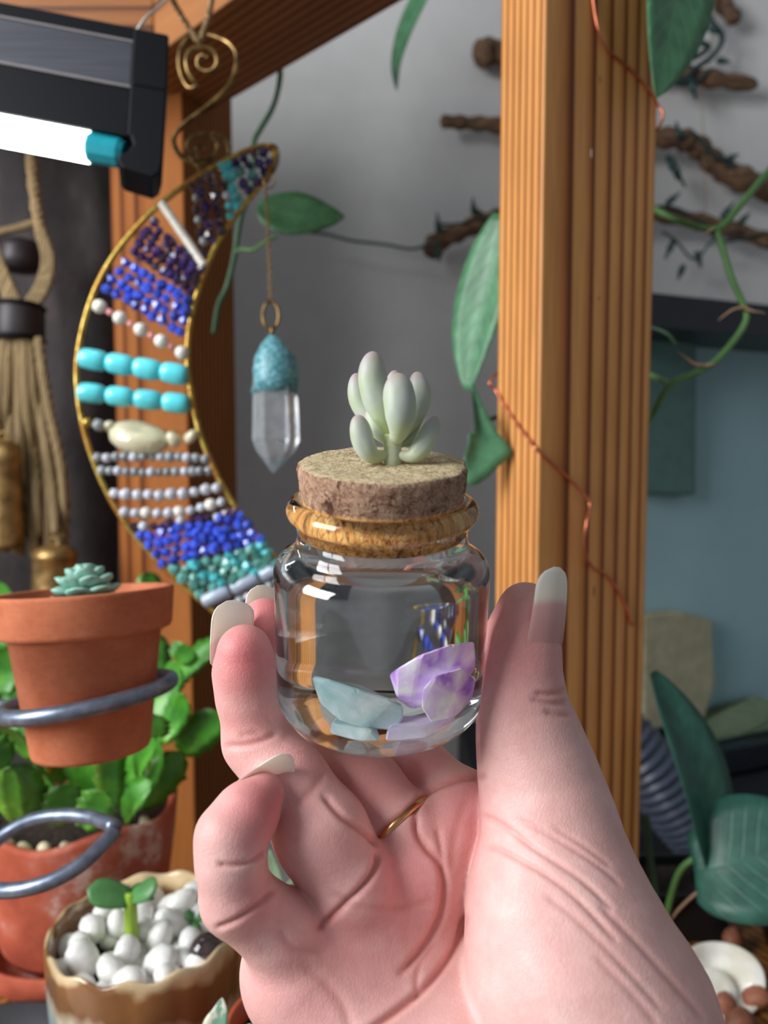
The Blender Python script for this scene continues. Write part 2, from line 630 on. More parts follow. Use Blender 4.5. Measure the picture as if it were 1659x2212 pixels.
# ------------------------------------------------------------------ jute twine and spiral hook
t = NT('jute')
w = t.n('ShaderNodeTexWave', wave_type='BANDS', bands_direction='DIAGONAL'); w.inputs['Scale'].default_value = 260; w.inputs['Distortion'].default_value = 3
t.l(t.coords(), w.inputs['Vector'])
t.color(t.ramp(w.outputs['Fac'], [(0.1, C(116, 92, 62)), (0.8, C(196, 166, 122))]))
t.set(Roughness=0.9); t.bump(w.outputs['Fac'], 0.6, 0.001)
M_jute = t.m
def twisted(name, pts, r, parent=None, strands=3, turns=220, m=None):
    """rope made of plies wound round each other"""
    path = smooth_path(pts, 14)
    allV, allF = [], []
    L = 0
    pa = np.array(path)
    cum = np.concatenate([[0], np.cumsum(np.linalg.norm(np.diff(pa, axis=0), axis=1))])
    N = max(12, int(cum[-1] / (r * 0.8)))
    ss = np.linspace(0, cum[-1], N)
    pp = np.stack([np.interp(ss, cum, pa[:, k]) for k in range(3)], 1)
    for s in range(strands):
        q = []
        for i in range(N):
            tt = pp[min(i + 1, N - 1)] - pp[max(i - 1, 0)]
            tt /= np.linalg.norm(tt) + 1e-12
            u = np.cross(tt, [0.3, 0.9, 0.1]); u /= np.linalg.norm(u)
            v = np.cross(tt, u)
            a = turns * ss[i] + s * 2 * math.pi / strands
            q.append(pp[i] + (u * math.cos(a) + v * math.sin(a)) * r * 0.5)
        V, Fc = tube(q, r * 0.56, 6)
        k = len(allV)
        allV += V
        allF += [tuple(i + k for i in f) for f in Fc]
    return mesh(name, allV, allF, m or M_jute, parent)
D_H = 0.50
o = twisted('jute_twine', [P(352, -40, .47), P(375, 5, .485), P(405, 55, .497), P(424, 84, .5), P(432, 90, .502), P(438, 70, .5), P(452, 30, .495), P(462, -40, .48)], 0.0021, turns=900)
tag(o, 'jute twine loop holding the brass spiral hook', 'twine')

M_brass = NT('aged_brass')
f = M_brass.noise(M_brass.coords(), 160, 3)
M_brass.color(M_brass.ramp(f, [(0.35, C(84, 66, 40)), (0.7, C(170, 138, 84))]))
M_brass.set(Roughness=0.32, Metallic=0.85)
M_brass = M_brass.m
hp = [(449, 128), (438, 122), (428, 128), (424, 142), (436, 156), (456, 158), (470, 146), (474, 128), (462, 108), (434, 102), (410, 112), (402, 132),
      (406, 160), (418, 186), (436, 180), (440, 176)]
hp = [(450, 126), (440, 120), (429, 126), (428, 142), (442, 154), (460, 150), (470, 134), (462, 112), (440, 103), (414, 108), (403, 130), (408, 158), (424, 184), (408, 190), (394, 168), (387, 135), (393, 100), (414, 78),
      (446, 75), (486, 88), (508, 110), (511, 140), (499, 178), (470, 212), (432, 242), (394, 272), (376, 300), (386, 332), (410, 350), (428, 358), (432, 378), (440, 392)]
o1 = smooth_path([P(x, y, D_H + 0.004 * math.sin(i * 0.5)) for i, (x, y) in enumerate(hp)], 6)
hk = empty('spiral_hook', P(432, 380, D_H))
tag(hk, 'antique brass S-shaped hook with spiral ends above the moon', 'hook')
mesh('upper_spiral', *tube(o1, 0.0017, 8), M_brass, hk)
lo = [(446, 322), (436, 314), (424, 318), (424, 334), (440, 344), (462, 336), (470, 314), (456, 296), (432, 290), (410, 300), (404, 322), (414, 344), (432, 354)]
lo2 = [(432, 354), (452, 352), (476, 350), (494, 334), (490, 308), (472, 294), (456, 290)]
mesh('lower_spiral', *tube(smooth_path([P(x, y, D_H + 0.004) for x, y in lo + lo2], 6), 0.0015, 8), M_brass, hk)

# ------------------------------------------------------------------ beaded crescent moon
D_M = 0.50
outer = [(722, 1408), (640, 1425), (545, 1384), (450, 1310), (370, 1240), (300, 1168), (240, 1080), (198, 985), (172, 880), (167, 780), (190, 668), (230, 578), (280, 508), (345, 442), (430, 380), (500, 341), (558, 318)]
inner = [(592, 336), (574, 386), (520, 452), (472, 520), (441, 590), (416, 670), (405, 755), (411, 840), (430, 930), (462, 1012), (506, 1092), (560, 1163), (622, 1235), (680, 1312)]
M_gold = NT('gold_wire')
f = M_gold.noise(M_gold.coords(), 240, 3)
M_gold.color(M_gold.ramp(f, [(0.35, C(150, 116, 40)), (0.7, C(214, 184, 96))]))
M_gold.set(Roughness=0.34, Metallic=0.75)
M_gold = M_gold.m
moon = empty('crescent_moon', P(430, 380, D_M))
tag(moon, 'gold wire crescent moon strung with rows of coloured beads', 'ornament')
ring_pts = smooth_path([P(x, y, D_M) for x, y in outer + [(585, 318)] + inner], 8, closed=True)
fr = mesh('frame', *tube(ring_pts, 0.0019, 8, closed=True), M_gold, moon)
M_copper_thread = plain('copper_thread', C(196, 120, 50), 0.4, 0.6)
# fine wire wound round the frame in several short coils
def coil(a, b, turns):
    seg = ring_pts[a:b]
    path = smooth_path(seg, 6)
    N = turns * 8
    pa = np.array(path); q = []
    for i in range(N):
        s = i / (N - 1) * (len(pa) - 1)
        k = min(int(s), len(pa) - 2); fr_ = s - k
        c = pa[k] * (1 - fr_) + pa[k + 1] * fr_
        tt = pa[k + 1] - pa[k]; tt /= np.linalg.norm(tt)
        u = np.cross(tt, [0, 1, 0]); u /= np.linalg.norm(u); v = np.cross(tt, u)
        an = 2 * math.pi * i / 8
        q.append(c + (u * math.cos(an) + v * math.sin(an)) * 0.0022)
    mesh('wire_wrap', *tube(q, 0.00035, 4), M_copper_thread, fr)
NR = len(ring_pts)
for a in range(18, NR - 22, 13):
    coil(a, a + 6, 9)
mesh('hanging_loop', *tube(smooth_path([P(x, y, D_M - 0.003 + 0.002 * math.sin(i)) for i, (x, y) in enumerate([(578, 322), (592, 314), (601, 330), (598, 356), (586, 378), (574, 398)])], 6), 0.001, 6), M_brass, moon)

def gem(name, col, rough=0.14, trans=0.0, var=0.35, vs_=320, coat=0.4):
    t = NT(name)
    f = t.noise(t.coords(), 2.2, 3)
    oi = t.n('ShaderNodeObjectInfo')
    a = tuple(c * (1 - var) for c in col[:3]) + (1,)
    b = tuple(min(1, c * (1 + var) + 0.01) for c in col[:3]) + (1,)
    ad = t.n('ShaderNodeMath', operation='MULTIPLY_ADD'); t.l(oi.outputs['Random'], ad.inputs[0]); ad.inputs[1].default_value = 0.7; t.l(f, ad.inputs[2])
    t.color(t.ramp(ad.outputs[0], [(0.4, a), (1.2, b)]))
    t.set(Roughness=rough, Transmission_Weight=trans, Coat_Weight=coat, IOR=1.5)
    return t.m
G = {
    'purple': gem('amethyst_bead', C(58, 36, 100), trans=0.25),
    'garnet': gem('garnet_bead', C(66, 38, 58), trans=0.35),
    'lapis': gem('lapis_bead', C(48, 74, 184), var=0.5),
    'turq': gem('turquoise_chip', C(70, 178, 184), 0.3),
    'green': gem('green_turquoise_chip', C(78, 140, 130), 0.3),
    'aqua': gem('aqua_barrel', C(86, 206, 216), 0.28, var=0.15),
    'pearl': gem('pearl_bead', C(226, 220, 208), 0.25, var=0.08),
    'pink': gem('pink_seed_bead', C(200, 130, 130), 0.3),
    'moon': gem('moonstone_bead', C(206, 210, 220), 0.2, trans=0.2, var=0.1),
    'lab': gem('labradorite_bead', C(150, 158, 162), 0.2, trans=0.3),
    'citrine': gem('citrine_nugget', C(228, 222, 188), 0.15, trans=0.3, var=0.1),
    'gold': M_gold,
    'ice': gem('pale_blue_tube', C(172, 186, 206), 0.3, trans=0.2, var=0.12),
}
BM = {}
for k, m in G.items():
    ms = []
    for s in range(3):
        if k in ('purple', 'garnet', 'lapis', 'turq', 'green'):
            ms.append(blob_mesh('bead', 1, m, 0.18, s + 3, smooth=False))
        elif k == 'citrine':
            ms.append(blob_mesh('nugget', 3, m, 0.02, s + 5, smooth=True, low=0.5))
        elif k == 'aqua':
            V, Fc = lathe([(1e-4, -1), (0.72, -0.97), (0.93, -0.75), (1, -0.3), (1, 0.3), (0.93, 0.75), (0.72, 0.97), (1e-4, 1)], 14, axis=(1, 0, 0))
            me = bpy.data.meshes.new('barrel_bead'); me.from_pydata([tuple(v) for v in V], [], Fc)
            me.polygons.foreach_set('use_smooth', np.ones(len(me.polygons), bool)); me.materials.append(m); ms.append(me)
        elif k == 'ice' or k == 'tube':
            V, Fc = tube([(-1, 0, 0), (-0.9, 0, 0), (0.9, 0, 0), (1, 0, 0)], [0.8, 1, 1, 0.8], 10)
            me = bpy.data.meshes.new('tube_bead'); me.from_pydata([tuple(v) for v in V], [], Fc)
            me.polygons.foreach_set('use_smooth', np.ones(len(me.polygons), bool)); me.materials.append(m); ms.append(me)
        else:
            ms.append(blob_mesh('bead', 2 if k in ('pearl',) else 1, m, 0.03, s))
    BM[k] = ms
M_thread = plain('strand_wire', C(150, 130, 90), 0.4, 0.5)
sm_ = D_M / F
def strand(p, q, kinds, r, sag=0.0, ln=1.0, gap=1.0, jit=0.0):
    """one wire from outer to inner frame; kinds cycles along it; r = bead radius in px"""
    p = np.array(p, float); q = np.array(q, float)
    L = np.linalg.norm(q - p)
    d = (q - p) / L
    nrm = np.array([-d[1], d[0]])
    def at(t):
        xy = p + (q - p) * t + nrm * sag * math.sin(math.pi * t)
        return xy
    st = mesh('strand', *tube([P(*at(t), D_M) for t in np.linspace(0, 1, 9)], 0.0003, 4), M_thread, moon)
    step = 2 * r * ln * gap
    n = max(1, int(L / step))
    for i in range(n):
        t = (i + 0.5) / n
        xy = at(t) + rng.normal(0, jit, 2)
        k = kinds[i % len(kinds)]
        rr = (r * 1.27 if r < 13 else r) * (0.55 if k == 'pink' else 1.0) * (1 + rng.uniform(-0.12, 0.12) * (jit > 0))
        c = P(*xy, D_M - 0.001 + 0.0015 * rng.uniform(-1, 1) * (jit > 0))
        dirw = RIGHT * d[0] - UP * d[1]
        rot = axes_quat(dirw, -FWD)
        if jit > 0 and k not in ('aqua', 'ice'):
            rot = rot @ axes_quat(Vector(rng.normal(size=3)), Vector(rng.normal(size=3)))
        inst('bead', BM[k][int(rng.integers(3))], st, c, rot, (rr * ln * sm_, rr * sm_, rr * sm_))
strand((566, 320), (584, 362), ['purple'], 9, jit=2)
strand((545, 324), (576, 384), ['purple'], 9.5, jit=2)
strand((524, 332), (560, 404), ['purple', 'purple', 'green'], 9.5, jit=2)
strand((506, 340), (540, 428), ['purple', 'green', 'purple'], 10, jit=2.5)
strand((490, 348), (516, 458), ['turq'], 10.5, jit=3)
strand((480, 352), (498, 478), ['turq', 'turq', 'garnet', 'moon'], 9.5, jit=3)
strand((450, 370), (480, 508), ['garnet'], 9.5, jit=3)
strand((430, 382), (460, 536), ['garnet', 'purple'], 9, jit=3)
strand((412, 394), (445, 560), ['garnet', 'lab'], 8, gap=1.4, jit=3)
strand((350, 440), (441, 574), ['pearl'], 8, ln=1.0, gap=0.55)
for i in range(5):
    t = i / 4
    strand((326 - 42 * t, 474 + 62 * t), (438 - 18 * t, 590 + 42 * t), ['purple', 'purple', 'purple', 'garnet'], 9.2, jit=2)
for i in range(4):
    t = i / 3
    strand((262 - 40 * t, 562 + 58 * t), (416 - 16 * t, 655 + 66 * t), ['lapis', 'lapis', 'lapis'], 10, jit=1.6, gap=1.05)
strand((204, 656), (404, 768), ['pearl', 'pink'], 15.5, gap=0.78)
strand((172, 772), (406, 812), ['aqua'], 23, ln=1.26)
strand((168, 846), (410, 874), ['aqua'], 22, ln=1.28)
strand((176, 912), (250, 924), ['gold', 'lab', 'citrine'], 11, jit=1)
strand((360, 950), (432, 938), ['citrine', 'citrine'], 17, gap=0.95)
nug = mesh('strand', *tube([P(176, 912, D_M), P(432, 938, D_M)], 0.0003, 4), M_thread, moon)
inst('bead', BM['citrine'][1], nug, P(304, 944, D_M), axes_quat(RIGHT - UP * 0.1, -FWD), (62 * sm_, 40 * sm_, 44 * sm_))
strand((203, 990), (452, 992), ['lab', 'moon', 'lab'], 10, sag=-5, gap=0.9, jit=0.8)
strand((212, 1016), (460, 1016), ['lab', 'lab', 'moon', 'lab'], 9.5, sag=4, gap=0.9, jit=0.8)
strand((234, 1066), (482, 1052), ['moon'], 14, sag=10, gap=0.85, jit=0.8)
strand((258, 1104), (490, 1082), ['moon', 'moon', 'pearl'], 13, sag=14, gap=0.85, jit=0.8)
strand((282, 1144), (520, 1108), ['garnet', 'moon', 'garnet', 'purple'], 10, jit=2)
for i in range(4):
    t = i / 3
    strand((294 + 52 * t, 1162 + 58 * t), (530 + 40 * t, 1118 + 52 * t), ['lapis'], 10.5, jit=2.2, sag=-6)
for i in range(4):
    t = i / 3
    strand((366 + 56 * t, 1238 + 46 * t), (576 + 30 * t, 1176 + 40 * t), ['green', 'green', 'turq'], 11.5, jit=2.5)
strand((436, 1302), (622, 1218), ['ice'], 16, ln=1.9, gap=0.95)
for i in range(3):
    t = i / 2
    strand((470 + 60 * t, 1328 + 44 * t), (632 + 34 * t, 1240 + 52 * t), ['purple', 'purple', 'lab'], 11, jit=2)
strand((556, 1390), (676, 1302), ['pearl', 'lapis'], 11)
strand((600, 1412), (700, 1342), ['lapis'], 11, jit=2)

# ------------------------------------------------------------------ crystal pendant on its chain
D_P = 0.47
cp = empty('crystal_pendant', P(592, 1020, D_P))
tag(cp, 'clear quartz point pendant with teal top hanging on a chain', 'pendant')
def link(c, along, side, a, b, r, par, name='chain_link', n=14):
    pts = [Vector(c) + Vector(along) * (a * math.cos(t)) + Vector(side) * (b * math.sin(t)) for t in np.linspace(0, 2 * math.pi, n, endpoint=False)]
    return mesh(name, *tube(pts, r, 5, closed=True), M_brass, par)
cpts = smooth_path([P(573, 392, D_P), P(576, 440, D_P), P(580, 520, D_P), P(583, 600, D_P), P(585, 650, D_P)], 40)
cpts = np.array(cpts)
cl = np.concatenate([[0], np.cumsum(np.linalg.norm(np.diff(cpts, axis=0), axis=1))])
NL = 34
for i in range(NL):
    s = cl[-1] * i / (NL - 1)
    c = [np.interp(s, cl, cpts[:, k]) for k in range(3)]
    an = math.pi / 4 + (i % 2) * math.pi / 2
    side = RIGHT * math.cos(an) + FWD * math.sin(an)
    link(c, UP, side, 0.0016, 0.001, 0.0003, cp)
link(P(581, 392, D_P), RIGHT, UP, 0.0034, 0.0042, 0.0005, cp, 'jump_ring', 20)
link(P(585, 682, D_P), UP, RIGHT, 0.0088, 0.0050, 0.0011, cp, 'jump_ring', 24)
link(P(588, 716, D_P), UP, FWD, 0.003, 0.0025, 0.0010, cp, 'jump_ring', 16)
t = NT('rough_teal_mineral')
f = t.noise(t.coords(), 420, 4)
t.color(t.ramp(f, [(0.3, C(44, 92, 100)), (0.55, C(96, 158, 168)), (0.75, C(168, 212, 216))]))
t.set(Roughness=0.35); t.bump(f, 0.6, 0.001)
M_cap = t.m
t = NT('clear_quartz')
f = t.noise(t.coords(), 130, 4, 0.6, 1.0)
t.color(t.ramp(f, [(0.35, C(214, 222, 228)), (0.7, C(255, 255, 255))]))
t.l(t.ramp(f, [(0.35, (0.28, 0.28, 0.28, 1)), (0.7, (0.05, 0.05, 0.05, 1))]), t.b.inputs['Roughness'])
t.set(Transmission_Weight=0.82, IOR=1.52)
M_quartz = t.m
def prism(name, rows, mat, par, d, nside=6, rot=0.3, jit=0.0, squash=0.8, smooth=False):
    """faceted crystal: rows of (px centre, py, half width px)"""
    V, Fc = [], []
    for (x, y, w) in rows:
        c = P(x, y, d)
        for k in range(nside):
            a = rot + 2 * math.pi * k / nside
            ww = w * d / F * (1 + rng.uniform(-jit, jit))
            V.append(c + RIGHT * (ww * math.cos(a)) + FWD * (ww * squash * math.sin(a)))
    for i in range(len(rows) - 1):
        for k in range(nside):
            Fc.append((i * nside + k, (i + 1) * nside + k, (i + 1) * nside + (k + 1) % nside, i * nside + (k + 1) % nside))
    Fc.append(tuple(range(nside)))
    Fc.append(tuple((len(rows) - 1) * nside + k for k in range(nside))[::-1])
    return mesh(name, V, Fc, mat, par, smooth=smooth)
prism('crystal', [(592, 786, 34), (594, 812, 47), (596, 950, 52), (596, 975, 42), (592, 1022, 3)], M_quartz, cp, D_P, rot=0.15, jit=0.04)
cap = prism('mineral_cap', [(588, 722, 6), (590, 742, 26), (594, 772, 46), (597, 800, 50), (596, 822, 51), (592, 848, 49)], M_cap, cp, D_P, nside=9, jit=0.07, squash=0.86, smooth=True)

# ------------------------------------------------------------------ vine leaves and stems
M_vine = leaf_mat('pothos_leaf', C(70, 122, 84), C(116, 160, 122), rough=0.4)
M_vine_d = leaf_mat('dark_pothos_leaf', C(52, 92, 56), C(84, 124, 84), rough=0.45)
M_vine_b = leaf_mat('bluish_pothos_leaf', C(42, 88, 74), C(84, 130, 112), rough=0.45, vstr=0.12)
M_stem = plain('green_stem', C(84, 128, 66), 0.45, var=0.2)
M_stem_d = plain('dark_green_stem', C(58, 92, 62), 0.5, var=0.2)
M_dry = plain('dry_sheath', C(176, 142, 112), 0.8)
def stem(name, pts, r, label, m=None, parent=None, cat='stem', d=None):
    o = mesh(name, *tube(smooth_path([P(*q) for q in pts], 8), r, 8), m or M_stem, parent)
    if not parent: tag(o, label, cat)
    return o
# vine behind the moon: stem, tendril and the dark hanging leaf
v1 = empty('trailing_vine', P(600, 150, .66))
tag(v1, 'trailing green vine with one dark leaf behind the crescent moon', 'vine')
stem('stem', [(606, 120, .66), (604, 175, .66), (590, 230, .65), (562, 280, .64), (548, 312, .63), (545, 400, .62), (520, 470, .62), (505, 560, .62), (490, 620, .62), (472, 660, .63), (462, 720, .64)], 0.0024, '', M_stem_d, v1)
stem('tendril', [(598, 512, .60), (570, 525, .60), (545, 540, .61), (522, 538, .615), (508, 545, .62)], 0.0013, '', M_stem, v1)
leaf('leaf', [P(556, 440, .60), P(610, 462, .60), P(680, 466, .60), P(745, 468, .605)], 0.021, UP * 0.25 - FWD * 0.9 + RIGHT * 0.1, M_vine_d, v1, fold=0.12)
# leaf tip hanging into the top of the frame
o = empty('hanging_leaf', P(890, 60, .75))
tag(o, 'slender curved green leaf dangling from the top edge of the frame', 'leaf')
leaf('blade', [P(960, -90, .75), P(915, -10, .75), P(878, 70, .75), P(858, 140, .75), P(857, 196, .75)], 0.0125, -FWD * 0.9 - RIGHT * 0.7, M_vine, o, fold=0.3)
stem('leaf_stalk', [(960, -90, .75), (1010, -170, .75)], 0.0016, '', M_stem, o)
# vine behind the post on its left side: big leaf above, torn leaf below
v2 = empty('pothos_vine', P(1085, 860, .52))
tag(v2, 'pothos vine with two pale green leaves tucked behind the right post', 'vine')
leaf('leaf', [P(1085, 462, .50), P(1055, 600, .505), P(1028, 720, .505), P(1010, 842, .50)], 0.0205, -FWD * 0.8 - RIGHT * 0.55 + UP * 0.1, M_vine, v2, fold=0.22, prof=lambda u: (math.sin(math.pi * min(1, u * 0.93 + 0.05))) ** 0.7 * (1.05 - 0.25 * u))
def flatleaf(name, outline, d, mat, par, bend=0.004, thick=0.0006):
    """torn leaf piece: outline polygon with real thickness and a bend"""
    c = np.mean(np.array(outline), 0)
    pts = smooth_path(outline, 3, closed=True)
    n = len(pts)
    V = []
    rings = [1.0, 0.66, 0.33]
    for off in (0, thick):
        for rr in rings:
            for p in pts:
                x, y = c + (np.array(p) - c) * rr
                V.append(tuple(P(x, y, d + off + bend * (1 - rr * rr) + 0.00004 * (x - c[0]))))
        V.append(tuple(P(c[0], c[1], d + off + bend)))
    K = 3 * n + 1
    Fc = []
    for s in (0, 1):
        for r in range(2):
            for i in range(n):
                a, b = s * K + r * n + i, s * K + r * n + (i + 1) % n
                q = (a, b, b + n, a + n)
                Fc.append(q if s else q[::-1])
        for i in range(n):
            q = (s * K + 2 * n + i, s * K + 2 * n + (i + 1) % n, s * K + 3 * n)
            Fc.append(q if s else q[::-1])
    for i in range(n):
        Fc.append((i, (i + 1) % n, K + (i + 1) % n, K + i))
    uv = [((v[0] * 40) % 1, (v[2] * 10) % 1) for v in V]
    return mesh(name, V, Fc, mat, par, uv=uv)
M_vine_f = plain('pothos_leaf_flat', C(84, 136, 98), 0.42, var=0.2, vscale=160, bump=0.1)
flatleaf('leaf', [(1018, 828), (1032, 850), (1050, 890), (1080, 940), (1108, 978), (1085, 1000), (1055, 1030), (1026, 1048), (1005, 1040), (1000, 1000), (1010, 960), (1012, 938), (1024, 930), (1022, 880)], 0.44, M_vine_f, v2)
stem('stem', [(1030, 900, .445), (1060, 905, .46), (1095, 885, .48), (1120, 840, .50)], 0.0016, '', M_stem_d, v2)
# leaf at the top right, in front of the post
v3 = empty('pothos_leaf', P(1430, 20, .42))
tag(v3, 'large green pothos leaf over the top right edge of the post', 'leaf')
leaf('blade', [P(1478, -190, .44), P(1466, -60, .435), P(1444, 80, .43), P(1418, 212, .425)], 0.0255, -FWD * 0.9 + RIGHT * 0.45, M_vine, v3, fold=0.16, prof=lambda u: (math.sin(math.pi * min(1, u * 0.8 + 0.2))) ** 0.8 * 1.0 + 0.01)
stem('leaf_stalk', [(1478, -190, .44), (1470, -260, .45)], 0.0015, '', M_stem, v3)

# climbing vine on the right
v4 = empty('climbing_vine', P(1420, 880, .50))
tag(v4, 'bright green bare climbing vine with dry sheaths right of the post', 'vine')
stem('stem', [(1900, -40, .55), (1860, 90, .54), (1790, 210, .53), (1720, 300, .52), (1660, 370, .51), (1600, 442, .50), (1552, 492, .50), (1490, 485, .505), (1425, 458, .52), (1400, 440, .53)], 0.0023, '', M_stem, v4)
stem('stem', [(1546, 492, .50), (1562, 540, .50), (1580, 600, .50), (1606, 660, .50), (1612, 690, .50), (1590, 730, .50), (1545, 780, .50), (1500, 806, .50), (1446, 832, .50), (1415, 885, .51), (1385, 930, .54)], 0.0022, '', M_stem, v4)
stem('stem', [(1446, 832, .50), (1432, 822, .51), (1400, 808, .53)], 0.002, '', M_stem, v4)
stem('stem', [(1400, 705, .54), (1440, 720, .53), (1462, 745, .53)], 0.0011, '', M_stem_d, v4)
for pts in ([(1606, 664, .497), (1585, 668, .496), (1566, 680, .495), (1552, 692, .495)], [(1606, 664, .497), (1625, 672, .496), (1640, 674, .496), (1655, 678, .496)],
            [(1520, 790, .497), (1500, 786, .495), (1480, 772, .495), (1462, 758, .495)], [(1520, 790, .497), (1535, 788, .495), (1545, 786, .495)],
            [(1540, 494, .498), (1530, 500, .497), (1520, 508, .497)]):
    mesh('dry_sheath', *tube(smooth_path([P(*q) for q in pts], 4), list(np.linspace(0.0022, 0.0004, (len(pts) - 1) * 4 + 1)), 6, flat=0.5), M_dry, v4)

# ------------------------------------------------------------------ copper wire round the right post
M_copper = plain('copper', C(205, 120, 88), 0.28, 0.85, var=0.15, vscale=90)
nA = Vector((-math.cos(th), -math.sin(th), 0))
def on_faceA(px, py):
    d = P(px, py, 1.0) - CAM
    t_ = (near - CAM).dot(nA) / d.dot(nA)
    return CAM + d * t_
e = 0.0012
wp = [on_face(1276, -60) + nB * e, on_face(1279, 10) + nB * e, on_face(1286, 70) + nB * 0.0025, on_face(1306, 110) + nB * 0.002, on_face(1350, 145) + nB * e, on_face(1392, 188) + nB * e, on_face(1416, 226) + nB * e]
corner = on_face(1416, 226)
back_r = near + pB * 0.0905; back_r.z = corner.z - 0.012
wp += [back_r + nB * 0.0005, back_r + pA * 0.040 + Vector((0, 0, -0.03)), near + pB * 0.045 + pA * 0.0395 + Vector((0, 0, on_faceA(1078, 800).z - near.z + 0.03)),
       near + pA * 0.0395 - pB * 0.0012 + Vector((0, 0, on_faceA(1078, 812).z - near.z))]
wp += [on_faceA(1076, 846) + nA * e, on_faceA(1110, 900) + nA * e, on_faceA(1150, 952) + nA * 0.002, near + (on_faceA(1166, 975) - near).dot(Vector((0, 0, 1))) * Vector((0, 0, 1)) + (nA + nB) * 0.0012,
       on_face(1200, 1010) + nB * e, on_face(1240, 1050) + nB * 0.002, on_face(1260, 1085) + nB * 0.005, on_face(1245, 1130) + nB * 0.008, on_face(1246, 1180) + nB * 0.006, on_face(1270, 1222) + nB * 0.003, on_face(1310, 1245) + nB * e, on_face(1345, 1300) + nB * e, on_face(1362, 1350) + nB * e]
o = mesh('copper_wire', *tube(smooth_path(wp, 6), 0.00085, 8), M_copper)
tag(o, 'copper wire spiralling round the right wooden post', 'wire')

# ------------------------------------------------------------------ driftwood wall hanging and fairy lights
M_drift = NT('driftwood')
f = M_drift.noise(M_drift.coords(scale=(0.25, 1, 1)), 120, 5)
M_drift.color(M_drift.ramp(f, [(0.3, C(62, 46, 36)), (0.55, C(110, 82, 58)), (0.75, C(150, 116, 84))]))
M_drift.set(Roughness=0.85); M_drift.bump(f, 0.6, 0.003)
M_drift = M_drift.m
D_D = 1.14
dh = empty('driftwood_hanging', P(1300, 300, D_D))
tag(dh, 'tiered driftwood branches hanging on the grey wall behind the post', 'wall hanging')
def branch(pts, r0, r1, name='branch'):
    path = smooth_path([P(x, y, D_D + 0.01 * math.sin(i * 2.1)) for i, (x, y) in enumerate(pts)], 8)
    n = len(path)
    rad = [(r0 + (r1 - r0) * i / (n - 1)) * (1 + 0.14 * math.sin(i * 1.3) + rng.uniform(-0.08, 0.08)) for i in range(n)]
    rad[0] *= 0.55; rad[-1] *= 0.5
    return mesh(name, *tube(path, rad, 9), M_drift, dh)
branch([(1500, -60), (1545, -10), (1592, 46)], 0.013, 0.011)
branch([(1036, 118), (1070, 112), (1180, 130), (1320, 138), (1440, 158), (1540, 170), (1634, 184)], 0.019, 0.011)
branch([(952, 262), (1010, 266), (1080, 272), (1200, 300), (1330, 305), (1440, 298), (1500, 312), (1548, 356), (1600, 386), (1700, 420)], 0.009, 0.019)
branch([(934, 545), (945, 522), (990, 502), (1060, 476), (1160, 462), (1300, 452), (1420, 462), (1540, 486), (1660, 520), (1740, 540)], 0.015, 0.011)
branch([(1060, 476), (1040, 464), (1024, 450)], 0.006, 0.003, 'twig')
for x0, y0, x1, y1 in ((1515, 150, 1520, 305), (1520, 310, 1524, 470), (1210, -40, 1210, 130), (1240, 140, 1240, 300), (1250, 300, 1250, 455), (1545, 0, 1530, 165)):
    mesh('thread', *tube([P(x0, y0, D_D - 0.012), P(x1, y1, D_D - 0.012)], 0.0006, 5), plain('tan_thread', C(170, 140, 96), 0.9) if x0 == 1515 else bpy.data.materials['tan_thread'], dh)
M_lgt = plain('dark_green_wire', C(22, 48, 50), 0.5)
fl = empty('fairy_lights', P(1500, 60, D_D))
tag(fl, 'unlit dark green string of fairy lights wound on the driftwood', 'string lights')
def wire(pts, r=0.0022):
    return mesh('wire', *tube(smooth_path([P(x, y, D_D - 0.02) for x, y in pts], 7), r, 6), M_lgt, fl)
wire([(640, 500), (700, 505), (760, 520), (830, 528), (890, 538), (932, 528), (946, 550), (948, 490), (990, 486), (1040, 470), (1080, 480), (1150, 450), (1290, 470), (1430, 446), (1500, 470), (1560, 520), (1650, 506), (1720, 530)])
wire([(1500, -30), (1510, 40), (1480, 80), (1530, 100), (1490, 130), (1440, 150), (1470, 180), (1500, 150), (1540, 120), (1560, 80), (1530, 30), (1545, -30)], 0.004)
wire([(1440, 158), (1500, 175), (1540, 150)], 0.003)
wire([(1440, 280), (1470, 300), (1500, 290), (1540, 335), (1570, 350), (1600, 372), (1680, 400)], 0.003)
wire([(1430, 500), (1460, 520), (1500, 560), (1540, 520), (1600, 490)], 0.0018)
M_bulb = plain('fairy_light_bulb', C(30, 62, 60), 0.3)
for (x, y, dx, dy) in ((948, 500, -4, -40), (946, 540, 4, 26), (1024, 462, -3, -34), (1442, 338, 22, 52), (1470, 300, -10, -38), (1440, 440, 30, -24), (1476, 575, -12, 30), (1505, 545, 10, 34), (1560, 470, 26, -34),
                       (1600, 480, 20, -20), (1470, 120, -46, -8), (1530, 60, 34, 14), (1490, 170, 14, 46), (1548, 130, 30, 4), (1570, 345, 26, -12), (1450, 345, 30, 60), (1456, 520, -20, 40)):
    b = mesh('bulb', *tube([P(x, y, D_D - 0.02), P(x + dx * .5, y + dy * .5, D_D - 0.022), P(x + dx * .55, y + dy * .55, D_D - 0.022), P(x + dx, y + dy, D_D - 0.022)], [0.0045, 0.005, 0.0032, 0.0014], 7), M_bulb, fl)

